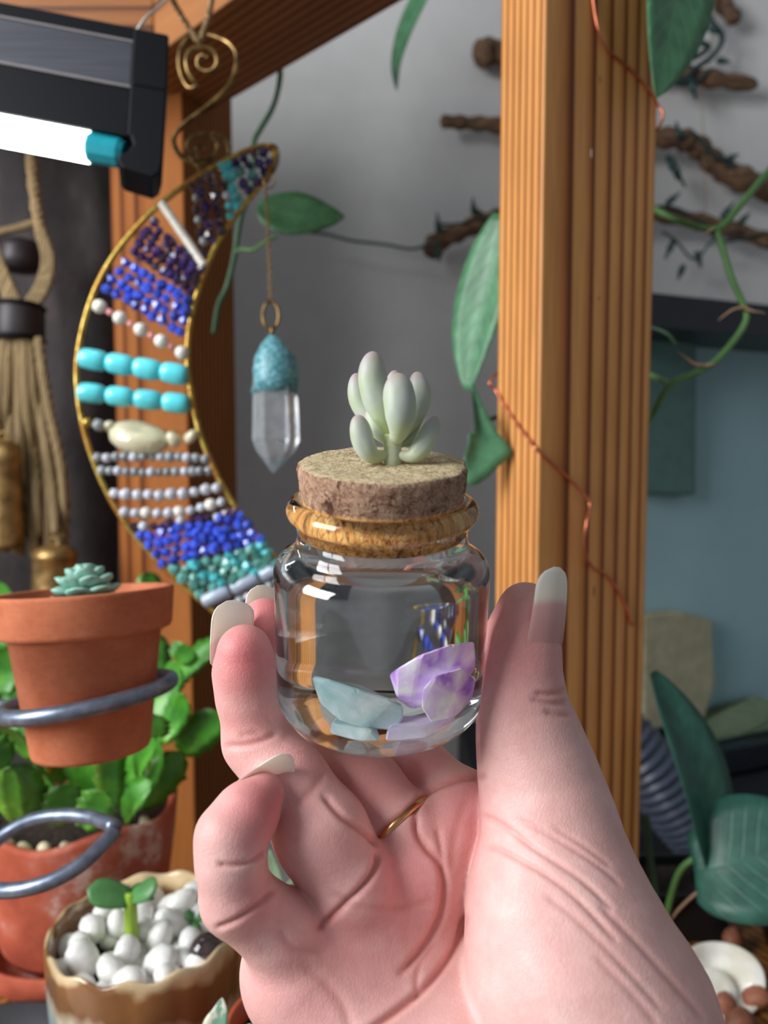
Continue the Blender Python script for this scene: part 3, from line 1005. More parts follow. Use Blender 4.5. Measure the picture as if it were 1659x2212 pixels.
# ------------------------------------------------------------------ glass tank with black lid
M_tankback = plain('tank_backing', C(158, 178, 188), 0.7, var=0.08, vscale=6)
M_frame = plain('black_lid', C(22, 26, 36), 0.4)
t = NT('tank_glass'); t.set(Base_Color=(0.9, 1, 0.97, 1), Transmission_Weight=1.0, Roughness=0.02, IOR=1.1)
v = t.coords(); M_tg = t.m
tk0 = P(1380, 700, 0.90); tk1 = P(1900, 740, 1.06)
tx = (tk1 - tk0); tx.z = 0; TL = tx.length; tx.normalize()
ty = Vector((-tx.y, tx.x, 0))
tank = empty('glass_tank', Vector((tk0.x, tk0.y, 0.88)))
tag(tank, 'glass tank with a thick black lid against the wall, lower right', 'tank')
zt = tk0.z - 0.002
mesh('lid', *box(Vector((tk0.x, tk0.y, zt)), tx * TL, ty * 0.12, (0, 0, 0.040)), M_frame, tank, smooth=False)
mesh('front_glass', *box(Vector((tk0.x, tk0.y, 0.915)) + ty * 0.004, tx * TL, ty * 0.003, (0, 0, zt - 0.915)), M_tg, tank, smooth=False)
mesh('back_panel', *box(Vector((tk0.x, tk0.y, 0.88)) + ty * 0.11, tx * TL, ty * 0.008, (0, 0, zt - 0.88)), M_tankback, tank, smooth=False)
mesh('bottom_rim', *box(Vector((tk0.x, tk0.y, 0.885)), tx * TL, ty * 0.12, (0, 0, 0.032)), M_frame, tank, smooth=False)
M_dkstrip = plain('dark_green_strip', C(84, 108, 106), 0.8)
M_tan = plain('tan_block', C(176, 158, 132), 0.9, var=0.15)
M_olive = plain('olive_shadow', C(120, 128, 104), 0.95, var=0.15)
def tank_pt(px, py, off):
    d = P(px, py, 1.0) - CAM
    o_ = Vector((tk0.x, tk0.y, 0)) + ty * off
    t_ = (o_ - CAM).dot(ty) / d.dot(ty)
    return CAM + d * t_
def tank_slab(name, poly, off, th_, m):
    V = [tank_pt(x, y, off) for x, y in poly]
    for v in V: v.z = max(v.z, 0.919)
    V2 = [v + ty * th_ for v in V]
    n = len(V)
    o = mesh(name, V + V2, [tuple(range(n)), tuple(range(n, 2 * n))[::-1]] + [(i, n + i, n + (i + 1) % n, (i + 1) % n) for i in range(n)], m, tank, smooth=False)
    bevel(o, 0.004, 2)
    return o
tank_slab('reflection_strip', [(1390, 700), (1506, 712), (1504, 1070), (1390, 1066)], 0.085, 0.022, M_dkstrip)  # dark slab takes the place of a reflection in the front glass
tank_slab('cork_bark', [(1390, 1330), (1470, 1322), (1538, 1338), (1546, 1480), (1520, 1560), (1390, 1580)], 0.085, 0.022, M_tan)
tank_slab('shadow_slab', [(1390, 1640), (1530, 1620), (1600, 1586), (1720, 1530), (1720, 1640), (1390, 1690)], 0.03, 0.07, M_olive)  # olive wedge gives the diagonal shadow in the tank a solid shape
# dark cabinet under the tank
M_dark = plain('dark_cabinet', C(16, 18, 24), 0.6)
o = mesh('cabinet', *box((0.12, 0.84, 0.0), (0.95, 0, 0), (0, 0.36, 0), (0, 0, 0.878)), M_dark, smooth=False)
bevel(o, 0.004)
tag(o, 'black cabinet standing under the glass tank', 'cabinet')
# ribbed hose
M_hose = plain('grey_blue_hose', C(70, 78, 96), 0.35)
hpth = np.array(smooth_path([P(1310, 1560, .74), P(1390, 1645, .735), P(1450, 1730, .735), P(1500, 1790, .74), P(1560, 1840, .75), P(1640, 1880, .78)], 20))
n = len(hpth)
o = mesh('ribbed_hose', *tube(hpth, [0.029 + 0.0022 * (1 if (i // 2) % 2 else -1) for i in range(n)], 18), M_hose)
tag(o, 'dark ribbed hose running behind the post at lower right', 'hose')

# ================================================================== LEFT SIDE: rope hanger, pots
D_R = 0.72
M_leather = plain('dark_leather', C(38, 28, 32), 0.5, bump=0.2)
M_fringe = NT('jute_fringe')
w = M_fringe.n('ShaderNodeTexWave', wave_type='BANDS', bands_direction='X'); w.inputs['Scale'].default_value = 160; w.inputs['Distortion'].default_value = 6; w.inputs['Detail'].default_value = 3
M_fringe.l(M_fringe.coords(scale=(1, 1, 0.08)), w.inputs['Vector'])
M_fringe.color(M_fringe.ramp(w.outputs['Fac'], [(0.1, C(104, 86, 58)), (0.8, C(180, 154, 112))]))
M_fringe.set(Roughness=0.95); M_fringe.bump(w.outputs['Fac'], 0.7, 0.002)
M_fringe = M_fringe.m
rh = empty('rope_hanger', P(50, 640, D_R))
tag(rh, 'jute rope hanger with dark leather bands and tassels, far left', 'hanger')
twisted('rope', [P(62, 180, D_R), P(66, 300, D_R), P(76, 420, D_R), P(92, 520, D_R)], 0.0062, rh, turns=300)
def strandset(name, paths, r):
    for pts in paths:
        mesh(name, *tube(smooth_path([P(x, y, dd) for x, y, dd in pts], 8), [r * k for k in np.linspace(1, 1, (len(pts) - 1) * 8 + 1)], 7), M_fringe, rh)
# the two arms of the loop
lp = []
for i in range(5):
    o_ = (i - 2) * 7
    lp.append([(88 + o_ * .5, 500, D_R - .004), (104 + o_ * .6, 560, D_R), (92 + o_ * .8, 620, D_R - .002), (60 + o_, 668, D_R)])
    lp.append([(84 + o_ * .3, 478, D_R + .006), (40 + o_ * .3, 492, D_R + .01), (-14 + o_ * .5, 510, D_R + .004), (-6 + o_ * .6, 560, D_R), (16 + o_ * .8, 620, D_R - .002), (36 + o_, 668, D_R)])
strandset('cord', lp, 0.0034)
mesh('leather_knot', *lathe([(0.002, -0.014), (0.016, -0.013), (0.0185, -0.004), (0.0185, 0.006), (0.016, 0.014), (0.002, 0.015)], 20, P(44, 555, D_R + .012), UP), M_leather, rh)
band = mesh('leather_band', *lathe([(0.003, -0.019), (0.0205, -0.018), (0.0225, -0.012), (0.0225, 0.012), (0.0205, 0.018), (0.003, 0.019)], 28, P(42, 698, D_R), UP), M_leather, rh)
for yy in (665, 735):
    mesh('stitch_ring', *tube([P(42, yy, D_R) + RIGHT * (0.0226 * math.cos(a)) + FWD * (0.0226 * math.sin(a)) for a in np.linspace(0, 2 * math.pi, 40, endpoint=False)], [0.0013 + 0.0005 * (i % 2) for i in range(40)], 5, closed=True), M_blk, band)
ts = []
for i in range(22):
    a = i / 21
    x0 = 2 + 80 * a
    x1 = -60 + 220 * a
    ts.append([(x0, 730, D_R + .01 * math.sin(i * 2.3)), (x0 * .75 + x1 * .25 , 860, D_R + .014 * math.sin(i * 2.3)), (x0 * .3 + x1 * .7, 1040, D_R + .012 * math.sin(i * 1.7)), (x1 * .9 + 6 * math.sin(i * 5), 1180 + 40 * math.sin(i * 3.1), D_R + .012 * math.sin(i * 1.3))])
strandset('cord', ts, 0.0046)
M_bell = NT('old_brass_bell')
f = M_bell.noise(M_bell.coords(), 90, 4)
M_bell.color(M_bell.ramp(f, [(0.3, C(110, 84, 48)), (0.7, C(184, 148, 92))]))
M_bell.set(Roughness=0.4, Metallic=0.75)
M_bell = M_bell.m
def bell(px, py, h, r, label, d):
    c = P(px, py, d)
    e_ = empty('brass_bell', c); tag(e_, label, 'bell', 'brass bells on the rope hanger')
    mesh('bell_body', *lathe([(1e-4, h), (r * .55, h * .985), (r * .86, h * .93), (r * .93, h * .86), (r, h * .80), (r * .95, h * .78), (r * .97, h * .5), (r * 1.05, h * .04), (r * 1.08, 0), (r * .95, 0.0005), (r * .85, h * .5), (r * .8, h * .85), (1e-4, h * .9)][::-1], 28, c), M_bell, e_)
    mesh('loop', *tube([c + Vector((0.004 * math.cos(a), 0, h + 0.003 + 0.004 * math.sin(a))) for a in np.linspace(0, 6.283, 14, endpoint=False)], 0.001, 6, closed=True), M_bell, e_)
bell(14, 1180, 0.098, 0.0155, 'tall brass bell at the left frame edge among the tassels', 0.70)
bell(122, 1300, 0.052, 0.020, 'short brass bell just above the small terracotta pot', 0.69)

# ------------------------------------------------------------------ small terracotta pot in the ring
t = NT('terracotta')
f = t.noise(t.coords(), 38, 5, 0.6)
f2 = t.noise(t.coords(scale=(1, 1, 3)), 260, 3)
c1 = t.ramp(f, [(0.3, C(182, 100, 68)), (0.6, C(204, 122, 86)), (0.8, C(222, 150, 116))])
t.color(t.mix(0.35, c1, t.ramp(f2, [(0.35, (0.75, 0.7, 0.68, 1)), (0.65, (1.05, 1.05, 1.05, 1))]), 'MULTIPLY'))
t.set(Roughness=0.85, Specular_IOR_Level=0.25); t.bump(f2, 0.15, 0.0006)
M_terra = t.m
D_T = 0.33
pc = P(199, 1622, D_T)
pax = (UP * 1.0 + FWD * 0.02 - RIGHT * 0.055).normalized()
k = D_T / F
pot = empty('terracotta_pot', pc)
tag(pot, 'small terracotta pot held in the grey metal ring', 'plant pot')
H = 345 * k
mesh('pot_body', *lathe([(1e-4, 0), (112 * k, 0), (119 * k, 3 * k), (122 * k, 10 * k), (156 * k, 256 * k), (168 * k, 257 * k), (176 * k, 260 * k), (180 * k, 268 * k), (187 * k, 338 * k), (187 * k, 344 * k), (184 * k, 347 * k), (174 * k, 347 * k), (170 * k, 343 * k), (160 * k, 300 * k), (1e-4, 299 * k)], 64, pc, pax), M_terra, pot)
M_soil = NT('dark_soil')
f = M_soil.noise(M_soil.coords(), 300, 6, 0.7)
M_soil.color(M_soil.ramp(f, [(0.35, C(26, 20, 16)), (0.6, C(62, 48, 38)), (0.8, C(140, 118, 96))]))
M_soil.set(Roughness=0.95); M_soil.bump(f, 1.0, 0.004)
M_soil = M_soil.m
o = mesh('soil', *lathe([(1e-4, 318 * k), (90 * k, 317 * k), (163 * k, 316 * k), (160 * k, 302 * k), (1e-4, 302 * k)][::-1], 32, pc, pax), M_soil, pot)
pq = Vector((0, 0, 1)).rotation_difference(pax)
M_grav = gem('tan_gravel', C(196, 140, 104), 0.7, coat=0, var=0.3)
gm = [blob_mesh('gravel', 1, M_grav, 0.12, s, smooth=True) for s in range(3)]
for i, (a, rr) in enumerate([(0.2, 120), (0.7, 95), (-0.5, 128), (2.6, 110), (1.5, 130), (-1.0, 80), (3.4, 135), (-0.1, 142), (0.45, 138), (4.4, 120)]):
    c = pc + pq @ Vector((math.cos(a) * rr * k, math.sin(a) * rr * k, (322 + 4 * (i % 3)) * k))
    o = inst('gravel_chip', gm[i % 3], None, c, axes_quat(Vector(rng.normal(size=3)), Vector(rng.normal(size=3))), (14 * k, 11 * k, 9 * k))
    tag(o, 'small tan gravel chip on the soil of the small terracotta pot', 'gravel', 'gravel in the small terracotta pot')
# blue-green rosette
M_ros = NT('powdery_rosette')
f = M_ros.noise(M_ros.coords(), 160, 3)
M_ros.color(M_ros.ramp(f, [(0.3, C(112, 166, 142)), (0.7, C(164, 208, 194))]))
M_ros.set(Roughness=0.5, Subsurface_Weight=0.15, Subsurface_Scale=0.003)
M_ros = M_ros.m
ec = P(186, 1290, D_T - 0.004)
ros = empty('rosette_succulent', ec)
tag(ros, 'powdery blue-green rosette succulent in the small terracotta pot', 'succulent')
def fatleaf(name, base, direction, nrm, ln, w, th_, mat, par, tipw=0.3, nu=9, nv=10, bend=0.0):
    """thick succulent leaf: closed tapered body"""
    base = np.array(tuple(base)); d = np.array(tuple(Vector(direction).normalized()))
    n = np.array(tuple(nrm)); n = n - d * n.dot(d); n /= np.linalg.norm(n)
    s = np.cross(n, d)
    V, Fc = [], []
    for i in range(nu):
        u = i / (nu - 1)
        prf = (0.55 + 0.45 * math.sin(math.pi * min(1, u * 0.9 + 0.1) * 0.75)) * math.sqrt(max(0.0, 1 - (max(0, u - 0.55) / 0.45) ** 2.2)) if u < 1 else 0.02
        c = base + d * (ln * u) + n * (bend * ln * u * u)
        for j in range(nv):
            a = 2 * math.pi * j / nv
            V.append(c + s * (w * prf * math.cos(a)) + n * (th_ * max(prf, .05) * math.sin(a)))
    for i in range(nu - 1):
        for j in range(nv):
            Fc.append((i * nv + j, i * nv + (j + 1) % nv, (i + 1) * nv + (j + 1) % nv, (i + 1) * nv + j))
    Fc.append(tuple(range(nv))[::-1]); Fc.append(tuple((nu - 1) * nv + j for j in range(nv)))
    return mesh(name, np.array(V), Fc, mat, par)
for ring, (n_, el, ln, lift) in enumerate([(7, 0.10, 74, 6), (7, 0.28, 66, 20), (5, 0.5, 50, 34), (3, 0.9, 34, 42)]):
    for i in range(n_):
        a = 2 * math.pi * i / n_ + ring * 0.5 + 0.3
        d = pq @ Vector((math.cos(a) * math.cos(el), math.sin(a) * math.cos(el), math.sin(el)))
        fatleaf('leaf', ec + pax * (lift * k), d, pax, ln * k, 29 * k * (1 - ring * .10), 10 * k, M_ros, ros, bend=0.12)

# ------------------------------------------------------------------ grey metal ring stand
M_ring = NT('grey_powdered_metal')
f = M_ring.noise(M_ring.coords(), 200, 3)
M_ring.color(M_ring.ramp(f, [(0.3, C(104, 114, 130)), (0.7, C(140, 150, 168))]))
M_ring.set(Roughness=0.36, Metallic=0.65)
M_ring = M_ring.m
ps = empty('plant_stand', P(-200, 1700, D_T))
tag(ps, 'grey metal plant stand with pot rings entering from the left', 'plant stand')
rc = pc + pax * (120 * k)
rax = (pax - RIGHT * 0.10 - FWD * 0.0).normalized()
rq = Vector((0, 0, 1)).rotation_difference(rax)
pts = [rc + rq @ Vector((math.cos(a) * 172 * k, math.sin(a) * 172 * k, 0)) for a in np.linspace(0, 2 * math.pi, 48, endpoint=False)]
mesh('ring', *tube(pts, 17 * k, 12, closed=True), M_ring, ps)
armp = rc + rq @ Vector((-172 * k, 0, 0))
mesh('arm', *tube(smooth_path([armp, armp + RIGHT * (-40 * k) + UP * (4 * k), P(-90, 1512, .33), P(-200, 1540, .33)], 6), 14 * k, 10), M_ring, ps)
mesh('pole', *tube([Vector((P(-200, 1540, .33).x, P(-200, 1540, .33).y, P(-200, 900, .345).z)), P(-200, 1540, .33), Vector((P(-200, 1540, .33).x, P(-200, 1540, .33).y, TABLE_Z))], 17 * k, 12), M_ring, ps)
r2 = [(250, 1786, .325), (205, 1768, .338), (150, 1761, .345), (80, 1768, .35), (20, 1796, .352), (-30, 1840, .345), (-55, 1890, .33), (-20, 1920, .312), (40, 1922, .305), (110, 1904, .305), (175, 1868, .31), (222, 1824, .318), (248, 1796, .324)]
mesh('ring', *tube(smooth_path([P(*q) for q in r2], 6), 16 * k, 10), M_ring, ps)
mesh('arm', *tube([P(-52, 1880, .33), Vector((P(-200, 1540, .33).x, P(-200, 1540, .33).y, P(-200, 1900, .325).z))], 12 * k, 10), M_ring, ps)

# ------------------------------------------------------------------ large painted terracotta pot with saucer, cactus
t = NT('weathered_terracotta')
f = t.noise(t.coords(), 17, 5, 0.65)
c1 = t.ramp(f, [(0.30, C(146, 62, 40)), (0.50, C(186, 88, 60)), (0.57, C(194, 112, 92)), (0.64, C(226, 192, 178))])
t.color(c1); t.set(Roughness=0.8); t.bump(f, 0.2, 0.002)
M_terra2 = t.m
D_B = 0.50
bc_ = P(172, 1728, D_B)
zb = TABLE_Z + 0.012
hb = bc_.z - zb
rb = 205 / F * D_B
bp = empty('large_terracotta_pot', (bc_.x, bc_.y, zb))
tag(bp, 'large weathered red terracotta pot on a saucer, lower left', 'plant pot')
def wav(r, z, a, i):
    return (r, z + (0.0032 * math.sin(a * 5) if z > hb * 0.95 else 0))
mesh('pot_body', *lathe([(1e-4, 0), (rb * .74, 0), (rb * .80, 0.006), (rb * .88, hb * .3), (rb * .96, hb * .7), (rb, hb * .96), (rb * 1.0, hb), (rb * .95, hb * 1.005), (rb * .92, hb * .97), (rb * .9, hb * .85), (1e-4, hb * .84)], 56, (bc_.x, bc_.y, zb), wob=wav), M_terra2, bp)
mesh('soil', *lathe([(1e-4, hb * .845), (rb * .915, hb * .845), (rb * .915, hb * .9), (rb * .5, hb * .95), (1e-4, hb * .96)], 40, (bc_.x, bc_.y, zb)), M_soil, bp)
sa = mesh('saucer', *lathe([(1e-4, 0.0), (rb * .86, 0), (rb * .98, 0.006), (rb * 1.05, 0.022), (rb * 1.02, 0.023), (rb * .95, 0.01), (rb * .84, 0.0045), (1e-4, 0.0045)], 56, (bc_.x, bc_.y, TABLE_Z)), M_terra2)
tag(sa, 'red clay saucer under the large terracotta pot', 'saucer')
M_cact = NT('holiday_cactus')
f = M_cact.noise(M_cact.coords(), 60, 4)
M_cact.color(M_cact.ramp(f, [(0.3, C(44, 104, 34)), (0.6, C(76, 150, 44)), (0.8, C(124, 190, 66))]))
M_cact.set(Roughness=0.4, Subsurface_Weight=0.1, Subsurface_Scale=0.004)
M_cact = M_cact.m
hc = empty('holiday_cactus', (bc_.x, bc_.y, zb + hb * .95))
tag(hc, 'green holiday cactus with flat toothed segments behind the small pot', 'plant')
def segm(p0, p1, w, nrm, bow=0.12):
    """one long flat toothed cactus segment"""
    p0 = np.array(tuple(p0)); p1 = np.array(tuple(p1)); d = p1 - p0; L = np.linalg.norm(d); d /= L
    n = np.array(tuple(nrm)); n -= d * n.dot(d); n /= np.linalg.norm(n); s = np.cross(n, d)
    prf = [(0, .35), (.08, .6), (.2, .82), (.27, 1.0), (.30, .84), (.42, .92), (.50, 1.10), (.53, .92), (.66, .96), (.73, 1.12), (.76, .92), (.86, .80), (.93, .66), (.97, .42), (1.0, .08)]
    V, Fc = [], []
    for u, ww in prf:
        c = p0 + d * (L * u) + n * (bow * L * math.sin(math.pi * u))
        for (a, h) in ((-1, 0), (-.4, .03), (0, .06), (.4, .03), (1, 0), (.4, -.03), (0, -.06), (-.4, -.03)):
            V.append(c + s * (a * w * ww) + n * ((h + 0.18 * abs(a)) * w))
    for i in range(len(prf) - 1):
        for j in range(8):
            Fc.append((i * 8 + j, i * 8 + (j + 1) % 8, (i + 1) * 8 + (j + 1) % 8, (i + 1) * 8 + j))
    Fc.append(tuple(range(8))[::-1]); e = (len(prf) - 1) * 8; Fc.append(tuple(e + q for q in range(8)))
    return mesh('stem_segment', np.array(V), Fc, M_cact, hc)
chains = [
    [(196, 1740, .46), (192, 1560, .455)], [(240, 1750, .45), (236, 1600, .445)], [(120, 1740, .46), (70, 1640, .44), (-10, 1560, .42)],
    [(80, 1760, .45), (20, 1650, .42), (-60, 1600, .41)], [(40, 1775, .43), (22, 1655, .40)],
    [(280, 1740, .48), (350, 1600, .47), (400, 1500, .46)], [(300, 1740, .49), (390, 1620, .48), (480, 1540, .47)],
    [(280, 1700, .52), (380, 1480, .52), (480, 1385, .52)], [(330, 1560, .50), (385, 1430, .50), (410, 1395, .50)], [(120, 1780, .445), (150, 1690, .44)],
    [(270, 1770, .44), (330, 1690, .43)], [(60, 1600, .54), (30, 1480, .55), (-30, 1390, .55)],
    [(180, 1785, .43), (230, 1710, .42)], [(40, 1740, .5), (0, 1600, .5), (-60, 1500, .48)],
    [(340, 1480, .54), (330, 1370, .55), (318, 1236, .56)], [(10, 1500, .5), (10, 1400, .5), (2, 1255, .5)], [(300, 1680, .46), (340, 1590, .44), (330, 1540, .43)], [(120, 1690, .47), (140, 1580, .46)]]
for ci, ch in enumerate(chains):
    for i in range(len(ch) - 1):
        nn = -FWD * 0.8 + UP * 0.4 + RIGHT * (0.6 * math.sin(ci * 2.3 + i))
        w_ = (34 if ci % 3 else 42) / F * ch[i][2]
        segm(P(*ch[i]), P(*ch[i + 1]), w_, nn, 0.12 * math.cos(ci * 1.9))
M_peb2 = gem('tan_pebble', C(196, 184, 152), 0.6, coat=0, var=0.2)
pm2 = [blob_mesh('pebble', 2, M_peb2, 0.02, s, low=0.25) for s in range(3)]
for i, (x, y, d) in enumerate([(30, 1778, .44), (60, 1790, .43), (150, 1786, .425), (190, 1788, .42), (215, 1782, .425), (120, 1784, .43), (250, 1770, .44), (10, 1760, .45), (340, 1752, .47), (355, 1738, .49), (320, 1764, .46)]):
    o = inst('tan_pebble', pm2[i % 3], None, P(x, y, d + .02), axes_quat(Vector(rng.normal(size=3)), Vector(rng.normal(size=3))), (0.0052, 0.0042, 0.0036))
    a_ = -1.571 + (i - 5) * 0.24
    o.location = (bc_.x + rb * .84 * math.cos(a_), bc_.y + rb * .84 * math.sin(a_), zb + hb * 0.93)
    tag(o, 'small tan pebble on the soil of the large terracotta pot', 'pebble', 'tan pebbles in the large terracotta pot')

# ------------------------------------------------------------------ glazed wavy-rim pot with white pebbles
t = NT('drip_glaze')
v = t.coords()
f = t.noise(t.coords(scale=(1, 1, 0.45)), 32, 3)
sep = t.n('ShaderNodeSeparateXYZ'); t.l(v, sep.inputs[0])
hgt = t.n('ShaderNodeMath', operation='MULTIPLY_ADD'); t.l(f, hgt.inputs[0]); hgt.inputs[1].default_value = 0.05; t.l(sep.outputs[2], hgt.inputs[2])
hg2 = t.n('ShaderNodeMath', operation='ADD'); t.l(hgt.outputs[0], hg2.inputs[0]); hg2.inputs[1].default_value = 0.022
c1 = t.ramp(hg2.outputs[0], [(0.0, C(170, 196, 190)), (0.056, C(168, 194, 192)), (0.062, C(212, 202, 178)), (0.070, C(128, 90, 60)), (0.086, C(144, 102, 64)), (0.091, C(222, 198, 156))])
f9 = t.noise(v, 55, 4)
t.color(t.mix(0.6, c1, t.ramp(f9, [(0.3, (0.7, 0.66, 0.62, 1)), (0.7, (1.1, 1.1, 1.1, 1))]), 'MULTIPLY'))
t.set(Roughness=0.16, Coat_Weight=0.5); t.bump(f9, 0.08, 0.001)
M_glaze = t.m
D_C = 0.39
cc = P(318, 1990, D_C)
rcp = 0.0485
zc = TABLE_Z
hc_ = cc.z - zc
gp_ = empty('glazed_pot', (cc.x, cc.y, zc))
tag(gp_, 'brown and pale blue glazed pot with a wavy rim, bottom left', 'plant pot')
def wavy(r, z, a, i):
    q = abs(math.sin(a * 6.5))
    f_ = min(1, max(0, z / hc_))
    return (r * (1 + 0.016 * (q - 0.5) * (f_ > .2)), z + (0.0013 * math.cos(a * 13) if z > hc_ * .9 else 0))
mesh('pot_body', *lathe([(1e-4, 0), (rcp * .78, 0), (rcp * .86, 0.004), (rcp * .94, hc_ * .3), (rcp * .985, hc_ * .7), (rcp, hc_ * .95), (rcp * .995, hc_ * .99), (rcp * .97, hc_), (rcp * .94, hc_ * .985), (rcp * .925, hc_ * .9), (rcp * .91, hc_ * .75), (1e-4, hc_ * .74)], 104, (cc.x, cc.y, zc), wob=wavy), M_glaze, gp_)
mesh('soil', *lathe([(1e-4, hc_ * .745), (rcp * .90, hc_ * .745), (rcp * .90, hc_ * .79), (1e-4, hc_ * .79)], 30, (cc.x, cc.y, zc)), M_soil, gp_)
M_peb = NT('white_pebble')
f = M_peb.noise(M_peb.coords(), 2.5, 3)
M_peb.color(M_peb.ramp(f, [(0.3, C(232, 230, 222)), (0.7, C(250, 250, 249))]))
M_peb.set(Roughness=0.35, Subsurface_Weight=0.1, Subsurface_Scale=0.002)
M_peb = M_peb.m
pm = [blob_mesh('pebble', 2, M_peb, 0.0, s + 20, low=0.3) for s in range(5)]
placed = []
tries = 0
while len(placed) < 60 and tries < 9000:
    tries += 1
    lay = 0 if len(placed) < 34 else 1
    a = rng.uniform(0, 2 * math.pi); rr = rcp * 0.83 * math.sqrt(rng.uniform(0, 1))
    x, y = cc.x + rr * math.cos(a), cc.y + rr * math.sin(a)
    if (x - (P(285, 2030, .385).x)) ** 2 + (y - P(285, 2030, .385).y) ** 2 < 0.0052 ** 2: continue
    if all((x - p[0]) ** 2 + (y - p[1]) ** 2 > (0.0104 if lay == p[2] else 0.0) ** 2 for p in placed):
        placed.append((x, y, lay))
        s = 0.0070 * rng.uniform(0.8, 1.25)
        o = inst('white_pebble', pm[int(rng.integers(5))], None, (x, y, zc + hc_ * .79 + 0.0045 + lay * 0.0076 + rng.uniform(-.0006, .0012)), axes_quat(Vector(rng.normal(size=3)), Vector((0, 0, 1))), (s * 1.2, s * 0.9, s * 0.8))
        tag(o, 'white pebble covering the soil of the glazed pot', 'pebble', 'white pebbles in the glazed pot')
# dark polished marble-like stone
t = NT('dark_polished_stone')
f = t.noise(t.coords(), 1.6, 4)
t.color(t.ramp(f, [(0.35, C(30, 26, 34)), (0.7, C(92, 74, 70))]))
t.set(Roughness=0.06, Coat_Weight=0.5)
o = inst('dark_stone', blob_mesh('stone', 3, t.m, 0.0, 2, low=0.12), None, P(446, 2052, .372), None, (0.0085, 0.0085, 0.0085))
tag(o, 'dark polished round stone among the white pebbles beside the hand', 'stone')
# jade seedling
M_jade = leaf_mat('jade_leaf', C(86, 142, 82), C(140, 186, 120), rough=0.35, veins=4)
js = empty('jade_seedling', P(288, 2062, .385))
tag(js, 'small jade seedling with round green leaves among white pebbles', 'succulent')
M_jstem = NT('lime_stem')
f = M_jstem.noise(M_jstem.coords(scale=(1, 1, .3)), 120, 3)
M_jstem.color(M_jstem.ramp(f, [(0.3, C(128, 170, 40)), (0.7, C(172, 206, 74))]))
M_jstem.set(Roughness=0.4, Subsurface_Weight=0.2, Subsurface_Scale=0.003)
mesh('stem', *tube(smooth_path([P(292, 2110, .39), P(288, 2060, .386), P(284, 2000, .383), P(282, 1950, .38), P(284, 1930, .38)], 5), [0.0037] * 8 + [0.0034] * 8 + [0.003] * 5, 12), M_jstem.m, js)
for (x, y, dx, dy, dd, w_, l_) in ((278, 1940, -88, -20, -.006, 32, 1), (288, 1936, 66, -34, -.008, 26, 1), (300, 1930, 52, 0, .02, 24, 1), (285, 1945, 34, -48, .015, 22, 1)):
    fatleaf('leaf', P(x, y, .38), P(x + dx, y + dy, .38 + dd) - P(x, y, .38), UP * 0.7 - FWD * 0.6, math.hypot(dx, dy) / F * .38, w_ / F * .38, 0.0018, M_jade, js, bend=-0.05)
# second sprout by the hand
s2 = empty('green_sprout', P(415, 1985, .40)); tag(s2, 'tiny dark green sprout by the back rim of the glazed pot', 'succulent')
for (x, y, dx, dy) in ((425, 1985, -36, -18), (425, 1985, 20, -14), (425, 1985, -4, 16)):
    fatleaf('leaf', P(x, y, .40), P(x + dx, y + dy, .395) - P(x, y, .40), UP - FWD * .5, 34 / F * .4, 13 / F * .4, 0.0018, M_jade, s2)
mesh('stem', *tube([P(425, 1985, .40), P(427, 2012, .402)], 0.0018, 8), M_jstem.m, s2)

# ------------------------------------------------------------------ little plastic pot and variegated leaf, bottom edge
M_orange = plain('orange_plastic', C(186, 84, 54), 0.4)
D_L = 0.335
lc = P(640, 2205, D_L)
lpz = lc.z - 0.075
e_ = empty('orange_plastic_pot', (lc.x, lc.y, TABLE_Z))
tag(e_, 'orange plastic nursery pot with soil, half hidden behind the hand', 'plant pot')
rl = 0.030
hl = lc.z - TABLE_Z
mesh('pot_body', *lathe([(1e-4, 0), (rl * .7, 0), (rl * .93, hl * .85), (rl * 1.0, hl * .86), (rl * 1.03, hl), (rl * .97, hl), (rl * .9, hl * .86), (rl * .87, hl * .7), (1e-4, hl * .69)], 48, (lc.x, lc.y, TABLE_Z)), M_orange, e_)
mesh('soil', *lathe([(1e-4, hl * .70), (rl * .87, hl * .70), (rl * .9, hl * .88), (1e-4, hl * .9)], 30, (lc.x, lc.y, TABLE_Z)), M_soil, e_)
t = NT('variegated_leaf')
f = t.noise(t.coords(scale=(2, 2, 1)), 120, 3)
t.color(t.ramp(f, [(0.42, C(226, 226, 204)), (0.55, C(120, 158, 136))])); t.set(Roughness=0.45)
M_var = t.m
e_ = empty('variegated_sprig', P(465, 2260, .30)); tag(e_, 'cream and green variegated leaf sprig at the bottom edge', 'plant')
leaf('leaf', [P(452, 2260, .30), P(462, 2225, .30), P(474, 2190, .30), P(480, 2155, .302)], 0.0052, -FWD + UP * .3, M_var, e_, fold=0.1)
leaf('leaf', [P(470, 2270, .30), P(520, 2240, .30), P(545, 2212, .30)], 0.0045, -FWD + UP * .3, M_var, e_, fold=0.1)
mesh('stem', *tube(smooth_path([P(448, 2330, .30), P(450, 2290, .30), P(454, 2255, .30)], 4), 0.001, 6), M_stem, e_)
e_ = empty('pale_leafy_sprig', P(600, 1990, .40)); tag(e_, 'pale green leaf cluster seen through the gap beside the little finger', 'plant')
M_pale = leaf_mat('pale_leaf', C(160, 190, 150), C(210, 226, 196))
for (a, b, c_, dd) in (((600, 2010), (592, 1900), (582, 1835), .40), ((610, 2010), (620, 1950), (640, 1890), .41), ((600, 2020), (640, 2000), (690, 1980), .40), ((600, 2020), (560, 1960), (540, 1900), .41)):
    leaf('leaf', [P(*a, dd), P(*b, dd), P(*c_, dd)], 0.006, -FWD + UP * .4, M_pale, e_, fold=0.15)
mesh('stem', *tube([P(602, 2030, .40), P(606, 2110, .405)], 0.0012, 6), M_stem, e_)
